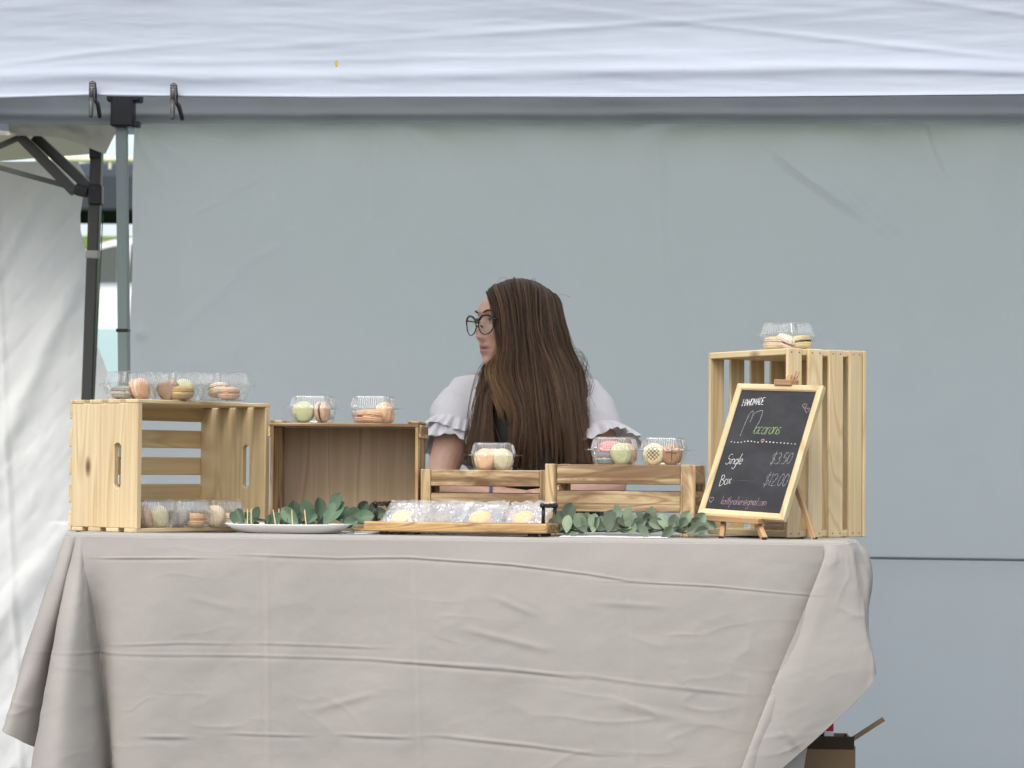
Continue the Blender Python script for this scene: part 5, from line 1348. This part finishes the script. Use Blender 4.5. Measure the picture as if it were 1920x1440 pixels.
# eyes
EYEW = mat('eye_white', (.75, .72, .70), .2); IRIS = mat('iris', (.06, .05, .03), .15)
for s in (-1, 1):
    c = HM @ Vector((s * .031, -.0665, .010)); R_ = .0118
    rings_ = [[(R_ * math.sin(a) * math.cos(q), -R_ * math.cos(a), R_ * math.sin(a) * math.sin(q)) for q in np.linspace(0, 2 * PI, 20, endpoint=False)] for a in np.linspace(.05, PI - .05, 14)]
    M = Matrix.Translation(c - pl_) @ Euler((0, 0, YAW - .1)).to_matrix().to_4x4()
    e = obj('eye', *rings(rings_), EYEW, person, smooth=True, mx=M)
    R2 = .0121; rr_ = [[(R2 * math.sin(a) * math.cos(q), -R2 * math.cos(a), R2 * math.sin(a) * math.sin(q)) for q in np.linspace(0, 2 * PI, 20, endpoint=False)] for a in (.03, .2, .38, .5)]
    obj('iris', *rings(rr_), IRIS, e, smooth=True)
    # lids
    for up_, a0 in ((1, .25), (-1, .55)):
        Lp = [HM @ Vector((s * .031 + .0145 * math.sin(a) , -.0775 + .0055 * (abs(math.sin(a)) ** 2) , .010 + up_ * (.0058 if up_ > 0 else .0050) * math.cos(a))) - pl_ for a in np.linspace(-1.5, 1.5, 12)]
        obj('eyelid', *tube(Lp, [.0010] + [.0022 if up_ > 0 else .0017] * 10 + [.0010], 6), SKIN, person, smooth=True, cols=np.tile(base * .9 if up_ < 0 else base * .55, (72, 1)))
    Lb = [HM @ Vector((s * (.013 + .034 * t), -.0865 + .016 * t ** 2.0, .030 + .007 * math.sin(t * 2.4) - .002 * t)) - pl_ for t in np.linspace(0, 1, 10)]
    obj('eyebrow', *tube(Lb, [.0018, .0024, .0028, .0028, .0027, .0025, .0022, .0018, .0014, .0008], 6), mat('eyebrow_hair', (.085, .045, .025), .8), person, smooth=True)
# glasses
GF = mat('black_glasses_frame', (.012, .010, .013), .2)
gl = empty('glasses', (0, 0, 0)); gl.parent = person
HMl = PM @ HM @ Matrix.Translation((.004, 0, .001))
fp = []
for s in (-1, 1):
    L = []
    for a in np.linspace(0, 2 * PI, 41):
        cx = s * .0345; rx = .0290; rz_ = .0250
        xx = math.cos(a); zz = math.sin(a); q = 1 + .22 * max(0, zz) * (max(0, s * xx))
        L.append(HMl @ Vector((cx + rx * xx * q, -.1010 + .008 * abs((cx + rx * xx) / .06) ** 2.0, -.006 + rz_ * zz * q + .002)))
    fp.append(tube(L[:-1] + [L[0]], [.0016 + .0014 * max(0, math.sin(a)) for a in np.linspace(0, 2 * PI, 41)], 6))
    obj('lens', *rings([[tuple(p) for p in L[:-1]], [tuple(p + (HMl.to_3x3() @ Vector((0, .0008, 0)))) for p in L[:-1]]]), LENS, gl)
fp.append(tube([HMl @ Vector((t, -.1015 - .001 * math.cos(t * 120), .003)) for t in np.linspace(-.010, .010, 6)], .0022, 6))
obj('frame', *merge(fp), GF, gl, smooth=True)
for s in (-1, 1):
    obj('temple_arm', *tube([HMl @ Vector(p) for p in ((s * .062, -.092, .010), (s * .065, -.082, .009), (s * .068, -.05, .006), (s * .074, .0, .000), (s * .072, .030, -.012))], [.0022, .0018, .0015, .0014, .0014], 6), GF, gl, smooth=True)
    obj('nose_pad', *tube([HMl @ Vector((s * .010, -.098, -.004)), HMl @ Vector((s * .009, -.090, -.010))], .0016, 5), GF, gl, smooth=True)

# ---- clothes
def ell(c, rx, ry, n=36, ph=0, fx=None):
    L = []
    for k in range(n):
        a = 2 * PI * k / n; f = 1 if fx is None else fx(a)
        L.append((c.x + rx * f * math.cos(a), c.y + ry * f * math.sin(a), c.z))
    return L
def zat(py): return up(985, py, 1.13).z
tors = [ell(Vector((che.x, che.y + .0, zat(py))), rx, ry) for py, rx, ry in ((914, .152, .118), (880, .146, .115), (850, .150, .118), (820, .158, .125), (790, .165, .128), (765, .172, .122), (745, .172, .108), (728, .150, .092), (714, .110, .078), (703, .078, .068))]
bp = [rings(tors)]
def sleeve(sh_, el_, f0, f1, r0_, r1_, rm):
    d = el_ - sh_; L = []; pts = []; rs = []
    for t in np.linspace(f0, f1, 8):
        pts.append(sh_ + d * t); q = (t - f0) / (f1 - f0); rs.append(r0_ * (1 - q) + r1_ * q + rm * math.sin(q * PI))
    return tube(pts, rs, 20)
bp.append(tube([nb_ + Vector((-.06, 0, .0)), sR + Vector((.0, 0, .0)), sR.lerp(eR, .18)], [.062, .066, .072], 20))
bp.append(tube([nb_ + Vector((.06, 0, .0)), sL + Vector((0, 0, .0)), sL.lerp(eL, .18)], [.062, .066, .072], 20))
bp.append(sleeve(sR, eR, .02, .44, .066, .068, .012)); bp.append(sleeve(sL, eL, .02, .44, .066, .068, .012))
cv_, cf_ = remesh(bp, .006, 10, .6)
# wrinkles in the cloth
nz = fbm(cv_[:, 0] * 9 + cv_[:, 2] * 5, cv_[:, 2] * 16 + cv_[:, 0] * 7, 3)
tmpm = mesh('t', cv_, cf_, None); nn_ = np.empty(len(cv_) * 3); tmpm.vertices.foreach_get('normal', nn_); nn_ = nn_.reshape(-1, 3)
cv_ = cv_ + nn_ * (nz * .010)[:, None]; bpy.data.meshes.remove(tmpm)
bl = obj('blouse', cv_ - np.array(pl_), cf_, BLOUSEM, person, smooth=True)
def ruffle(sh_, el_, f0, L_, r0_, fl_, seed, waves=11):
    d = (el_ - sh_).normalized(); c0 = sh_ + (el_ - sh_) * f0; a = d.orthogonal().normalized(); b = d.cross(a); rr_ = np.random.RandomState(seed); phs = rr_.rand(6) * 6
    n = 220; m_ = 18; G_ = np.zeros((m_, n, 3))
    for i in range(m_):
        t = i / (m_ - 1)
        for k in range(n):
            q = 2 * PI * k / n
            wv = math.sin(q * waves + phs[0] + 1.1 * math.sin(q * 3 + phs[1])) * .6 + .4 * math.sin(q * (waves * 1.7 // 1) + phs[2])
            r = r0_ + fl_ * t ** .8 + (wv + .35 * math.sin(q * 31 + phs[4] + 3 * math.sin(q * 4))) * .0125 * t ** 1.1; al = L_ * t + .007 * math.sin(q * 5 + phs[3]) * t + .012 * (t * wv) * .6
            p = c0 + d * al + (a * math.cos(q) + b * math.sin(q)) * r; G_[i, k] = (p.x, p.y, p.z)
    Fc = []
    for i in range(m_ - 1):
        for k in range(n): Fc.append((i * n + k, i * n + (k + 1) % n, (i + 1) * n + (k + 1) % n, (i + 1) * n + k))
    o = obj('sleeve_ruffle', G_.reshape(-1, 3) - np.array(pl_), Fc, BLOUSEM, person, smooth=True); s_ = o.modifiers.new('t', 'SOLIDIFY'); s_.thickness = .0012
ruffle(sR, eR, .33, .048, .071, .024, 5, 13); ruffle(sR, eR, .38, .062, .068, .022, 2, 12)
ruffle(sL, eL, .40, .054, .070, .036, 4, 12)
# collar and trousers
tr_ = [rings([ell(Vector((che.x, che.y + .004, zat(py))), rx, ry) for py, rx, ry in ((1130, .16, .13), (1060, .175, .14), (960, .158, .125), (918, .153, .118), (906, .150, .112))])]
for s in (-1, 1):
    hj = hip + Vector((s * .09, -.02, -.01)); kn = Vector((hip.x + s * .11, hip.y - .42, .53)); an_ = Vector((hip.x + s * .11, hip.y - .36, .14))
    tr_.append(tube([hip + Vector((s * .07, .03, 0)), hj, hj.lerp(kn, .5), kn, kn + Vector((0, .0, -.06)), kn.lerp(an_, .5), an_], [.115, .108, .092, .076, .074, .070, .055], 20))
tv, tf = remesh(tr_, .008, 6, .5); obj('trousers', tv - np.array(pl_), tf, BLACKCLOTH, person, smooth=True)
for s in (-1, 1):
    an_ = Vector((hip.x + s * .11, hip.y - .36, .10)) - pl_
    sv, sf = remesh([tube([an_ + Vector((0, .04, -.055)), an_ + Vector((0, .0, -.045)), an_ + Vector((s * .01, -.08, -.062)), an_ + Vector((s * .02, -.17, -.070))], [.036, .045, .040, .028], 14)], .006, 4, .5)
    obj('shoe', sv, sf, BLACKCLOTH, person, smooth=True)
obj('wristband', *tube([wR.lerp(eR, .2) - pl_ + Vector((0, .036 * math.cos(a), .036 * math.sin(a))) for a in np.linspace(0, 2 * PI, 24)], .004, 6), mat('blue_band', (.05, .09, .25), .5), person, smooth=True)

# ---- hair
def curtain_fn(rows):
    """rows: list of [ (px, py, v), ... ] with equal counts -> function (a, t) arrays"""
    A_ = np.array([[v3(T3(*q)) for q in r] for r in rows])            # T x A x 3
    nT, nA = 40, 60
    B_ = catm(A_, nT); D_ = catm(B_.transpose(1, 0, 2), nA).transpose(1, 0, 2)
    def f(a, t):
        x_ = np.clip(a, 0, 1) * (nA - 1); y_ = np.clip(t, 0, 1) * (nT - 1)
        i = np.minimum(x_.astype(int), nA - 2); j = np.minimum(y_.astype(int), nT - 2); fx = (x_ - i)[..., None]; fy = (y_ - j)[..., None]
        return (D_[j, i] * (1 - fx) + D_[j, i + 1] * fx) * (1 - fy) + (D_[j + 1, i] * (1 - fx) + D_[j + 1, i + 1] * fx) * fy
    return f, D_
HP_ = []; HC = []
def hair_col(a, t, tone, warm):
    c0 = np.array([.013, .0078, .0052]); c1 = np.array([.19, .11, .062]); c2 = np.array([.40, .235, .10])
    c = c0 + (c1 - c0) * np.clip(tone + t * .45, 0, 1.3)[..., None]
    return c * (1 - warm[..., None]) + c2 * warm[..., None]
rh = np.random.RandomState(21)
def strands(f, n, out=.006, wave=.003, warmf=None, tend=1.0, rad_=.0010, seg=26, a0=0, a1=1, t0=0, clumps=46, fly=0):
    V = []; Fc = []; CC = []
    cl = np.sort(rh.rand(clumps)) * (a1 - a0) + a0; clt = rh.rand(clumps); clend = .86 + .16 * rh.rand(clumps); clw = rh.rand(clumps) * 6
    cld = rh.rand(clumps)
    base_n = 0
    for s in range(n):
        a = a0 + (a1 - a0) * rh.rand(); k = int(np.argmin(np.abs(cl - a))); te = min(1.0, tend * clend[k] - .05 * rh.rand())
        t = np.linspace(t0, te, seg); q = (t - t0) / (te - t0)
        aa = a + (cl[k] - a) * (.25 + .6 * clw[k] / 6) * q ** 1.3 + .012 * np.sin(q * 5 + clw[k]) * q + (rh.rand() - .5) * .012 * q
        p = f(aa, t)
        e = .02
        du = f(np.clip(aa + e, 0, 1), t) - f(np.clip(aa - e, 0, 1), t); dt_ = f(aa, np.clip(t + e, 0, 1)) - f(aa, np.clip(t - e, 0, 1))
        nrm = np.cross(du, dt_); nrm /= np.linalg.norm(nrm, axis=1, keepdims=True) + 1e-9
        if nrm[seg // 2, 1] > 0: nrm = -nrm
        o = (out * (.35 + .65 * cld[k]) * rh.rand()) * np.minimum(1, q * 4 + .25) + out * .8 * np.exp(-((a - cl[k]) / .012) ** 2) * q
        p = p + nrm * o[:, None]
        ph = rh.rand() * 6; p[:, 0] += wave * np.sin(q * 7 + clw[k]) * q + .0012 * np.sin(q * 17 + ph) * q
        if fly: p[:, 0] += fly * (rh.rand() - .3) * q ** 2 + fly * .3 * np.sin(q * 9 + ph) * q; p[:, 1] += fly * (rh.rand() - .5) * q ** 2
        # ribbon tube with three sides
        tg = np.gradient(p, axis=0); tg /= np.linalg.norm(tg, axis=1, keepdims=True) + 1e-9
        sd_ = np.cross(tg, np.array([0, 1., 0])); sd_ /= np.linalg.norm(sd_, axis=1, keepdims=True) + 1e-9; fr_ = np.cross(sd_, tg)
        r = rad_ * (.7 + .6 * rh.rand()) * np.clip(np.minimum(1, (1 - q) * 6 + .15), .15, 1)
        R3 = [p + sd_ * r[:, None], p - sd_ * (r * .5)[:, None] + fr_ * (r * .87)[:, None], p - sd_ * (r * .5)[:, None] - fr_ * (r * .87)[:, None]]
        V.append(np.stack(R3, 1).reshape(-1, 3))
        i = np.arange(seg - 1)[:, None] * 3; j = np.arange(3)[None]; jn = (j + 1) % 3
        Fc.append((np.stack([i + j, i + jn, i + 3 + jn, i + 3 + j], -1).reshape(-1, 4) + base_n)); base_n += seg * 3
        tone = np.full(seg, clt[k] * .75 + rh.rand() * .42 - .16); wm = np.zeros(seg) if warmf is None else warmf(aa, t) * (.35 + .65 * rh.rand())
        CC.append(np.repeat(hair_col(aa, q, tone, wm), 3, axis=0))
    return np.concatenate(V), np.concatenate(Fc), np.concatenate(CC)
allV = []; allF = []; allC = []; nb0 = 0
def addh(V, Fc, c):
    global nb0
    allV.append(V); allF.append(np.asarray(Fc) + nb0); allC.append(c); nb0 += len(V)
def backing(D_, push):
    P_ = D_ + np.array([0, push, 0]); nT, nA = P_.shape[:2]; addh(P_.reshape(-1, 3), gridfaces(nT, nA), np.tile([.014, .008, .005], (nT * nA, 1)))
near = [[(912, 551, 1.07), (930, 535, 1.07), (966, 524, 1.06), (1005, 530, 1.06), (1036, 550, 1.06)],
        [(917, 553, 1.03), (935, 540, 1.015), (970, 533, 1.0), (1010, 547, 1.01), (1043, 565, 1.05)],
        [(927, 575, 1.0), (947, 570, .975), (976, 568, .965), (1012, 574, .98), (1047, 588, 1.04)],
        [(932, 612, .985), (953, 612, .955), (980, 612, .948), (1016, 614, .965), (1055, 620, 1.04)],
        [(940, 655, .985), (958, 655, .948), (985, 655, .940), (1024, 655, .96), (1065, 660, 1.05)],
        [(940, 700, .985), (956, 702, .95), (992, 702, .935), (1040, 702, .95), (1085, 705, 1.06)],
        [(968, 760, .97), (984, 762, .935), (1003, 762, .92), (1050, 762, .93), (1092, 762, 1.03)],
        [(970, 818, .96), (985, 820, .925), (1008, 820, .915), (1055, 820, .925), (1098, 818, 1.02)],
        [(964, 872, .95), (976, 880, .93), (1008, 884, .915), (1056, 880, .925), (1106, 872, 1.02)]]
fN, DN = curtain_fn(near)
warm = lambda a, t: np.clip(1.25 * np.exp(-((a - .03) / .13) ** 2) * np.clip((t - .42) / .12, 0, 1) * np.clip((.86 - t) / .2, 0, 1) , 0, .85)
backing(DN, .012)
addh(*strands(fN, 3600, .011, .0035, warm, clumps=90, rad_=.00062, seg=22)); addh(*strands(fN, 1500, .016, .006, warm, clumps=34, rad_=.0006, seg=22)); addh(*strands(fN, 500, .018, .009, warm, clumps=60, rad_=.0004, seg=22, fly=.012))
far = [[(q[0] if i > 1 else q[0], q[1], 2 * 1.06 - q[2] + .0) for q in r] for i, r in enumerate(near)]
far = [[(max(q[0] + (12 if 1 < i < 6 and k == 0 else 0), 0), q[1], q[2] if q[2] < 1.22 else 1.2) for k, q in enumerate(r)] for i, r in enumerate(far[:6])] + [[(915 + 8 * k * 5, 765, 1.20) for k in range(5)], [(905 + 9 * k * 5, 820, 1.25) for k in range(5)], [(905 + 9 * k * 5, 860, 1.27) for k in range(5)]]
fF, DF = curtain_fn(far); backing(DF, -.004); addh(*strands(fF, 500, -.008, .003))
# back of the head: joins both sides round the right edge
backr = []
for r, rf in zip(near[:9], far[:9]):
    a = r[-1]; b = rf[-1]; out_ = [(a[0], a[1], a[2]), (a[0] + 5, a[1], (a[2] * 2 + b[2]) / 3), (b[0] + 6 if b[0] > 1040 else a[0], (a[1] + b[1]) / 2, (a[2] + b[2] * 2) / 3), (b[0], b[1], b[2])]
    backr.append(out_)
fB, DB = curtain_fn(backr); backing(DB, 0); addh(*strands(fB, 700, .006, .004, clumps=20))
lb = [[(925, 560, 1.12), (940, 552, 1.12), (955, 545, 1.12), (970, 540, 1.11)],
      [(932, 620, 1.15), (942, 620, 1.15), (952, 620, 1.15), (962, 620, 1.15)],
      [(921, 668, 1.13), (930, 668, 1.13), (940, 668, 1.13), (950, 668, 1.13)],
      [(905, 700, 1.05), (916, 700, 1.04), (926, 700, 1.04), (938, 705, 1.05)],
      [(894, 742, .99), (908, 742, .975), (912, 742, .97), (922, 742, .985)],
      [(885, 800, .965), (902, 800, .945), (906, 800, .94), (919, 800, .955)],
      [(878, 840, .96), (900, 842, .935), (906, 842, .93), (919, 842, .945)],
      [(874, 872, .955), (900, 882, .93), (916, 884, .925), (934, 880, .94)]]
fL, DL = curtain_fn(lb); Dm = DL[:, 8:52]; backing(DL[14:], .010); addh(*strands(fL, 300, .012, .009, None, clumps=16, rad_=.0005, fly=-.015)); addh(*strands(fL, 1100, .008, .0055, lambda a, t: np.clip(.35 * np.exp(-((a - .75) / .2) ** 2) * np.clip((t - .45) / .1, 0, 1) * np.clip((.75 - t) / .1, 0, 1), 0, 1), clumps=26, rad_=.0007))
# dark inner layer between the two bundles
inn = [[(928, 690, 1.03), (965, 690, 1.0)], [(922, 760, .985), (968, 760, .97)], [(924, 885, .975), (970, 885, .965)]]
inn = [[r[0], ((r[0][0] + r[1][0]) / 2, r[0][1], (r[0][2] + r[1][2]) / 2), r[1]] for r in inn]
fI, DI = curtain_fn(inn); backing(DI, 0); 
# warm lit underside that sweeps from the jaw to the chest
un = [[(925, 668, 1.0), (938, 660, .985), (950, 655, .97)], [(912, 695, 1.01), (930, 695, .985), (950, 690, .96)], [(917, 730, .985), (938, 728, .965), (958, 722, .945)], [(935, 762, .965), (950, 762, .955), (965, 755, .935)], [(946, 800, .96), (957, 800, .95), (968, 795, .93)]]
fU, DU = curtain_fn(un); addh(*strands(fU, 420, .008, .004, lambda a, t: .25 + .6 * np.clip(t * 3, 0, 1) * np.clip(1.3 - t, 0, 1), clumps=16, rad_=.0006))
# flyaways
addh(*strands(fB, 60, .01, .010, None, rad_=.00035, fly=.05, t0=.35)); addh(*strands(fN, 50, .012, .006, None, rad_=.00035, fly=.03, clumps=30))
addh(*strands(fL, 34, .01, .008, None, rad_=.0004, fly=-.05, clumps=20, t0=.3))
fly = []
for i in range(10):
    x0 = rh.uniform(915, 1050); a = T3(x0, np.interp(x0, [915, 940, 970, 1005, 1050], [553, 533, 525, 531, 575]) + 3, 1.05); hgt_ = rh.uniform(.004, .016); l = rh.uniform(-.04, .05)
    fly.append(tube([a, a + Vector((l * .3, -.01, hgt_)), a + Vector((l * .8, -.012, hgt_ * 1.1)), a + Vector((l * 1.2, -.01, hgt_ * .2))], .00028, 3))
Vf, Ff = merge(fly); Ff = [f for f in Ff if len(f) == 4]; addh(Vf, np.array(Ff), np.tile([.06, .035, .02], (len(Vf), 1)))
fly = []
for i in range(22):
    y0 = rh.uniform(650, 700); a = T3(1070 + (y0 - 650) * .3, y0, 1.06); s_ = rh.uniform(.6, 1.3)
    fly.append(tube([a, a + Vector((.022 * s_, 0, -.004)), a + Vector((.034 * s_, -.004, -.022 * s_)), a + Vector((.030 * s_, 0, -.042 * s_)), a + Vector((.012 * s_, 0, -.05 * s_))], .0004, 3))
Vf, Ff = merge(fly); Ff = [f for f in Ff if len(f) == 4]; addh(Vf, np.array(Ff), np.tile([.09, .05, .03], (len(Vf), 1)))
HV = np.concatenate(allV) - np.array(pl_); HFa = np.concatenate(allF); HCc = np.concatenate(allC)
obj('hair', HV, HFa, HAIR, person, smooth=True, cols=HCc)

# ---- chair
ch = empty('folding_chair', Vector((hip.x, hip.y + .02, 0)), 0, 'black folding chair under the seated woman behind the table', 'chair')
box('seat', (.42, .40, .03), (0, -.05, .415), BLACKP, ch, bev=.01)
box('backrest', (.40, .025, .20), (0, .19, .74), BLACKP, ch, rot=(-.12, 0, 0), bev=.01)
for s in (-1, 1):
    obj('leg', *tube([(s * .21, .22, .85), (s * .21, .15, .45), (s * .21, -.26, .0)], .011, 8), DKMETAL, ch, smooth=True)
    obj('leg', *tube([(s * .19, -.12, .42), (s * .19, .26, .0)], .011, 8), DKMETAL, ch, smooth=True)
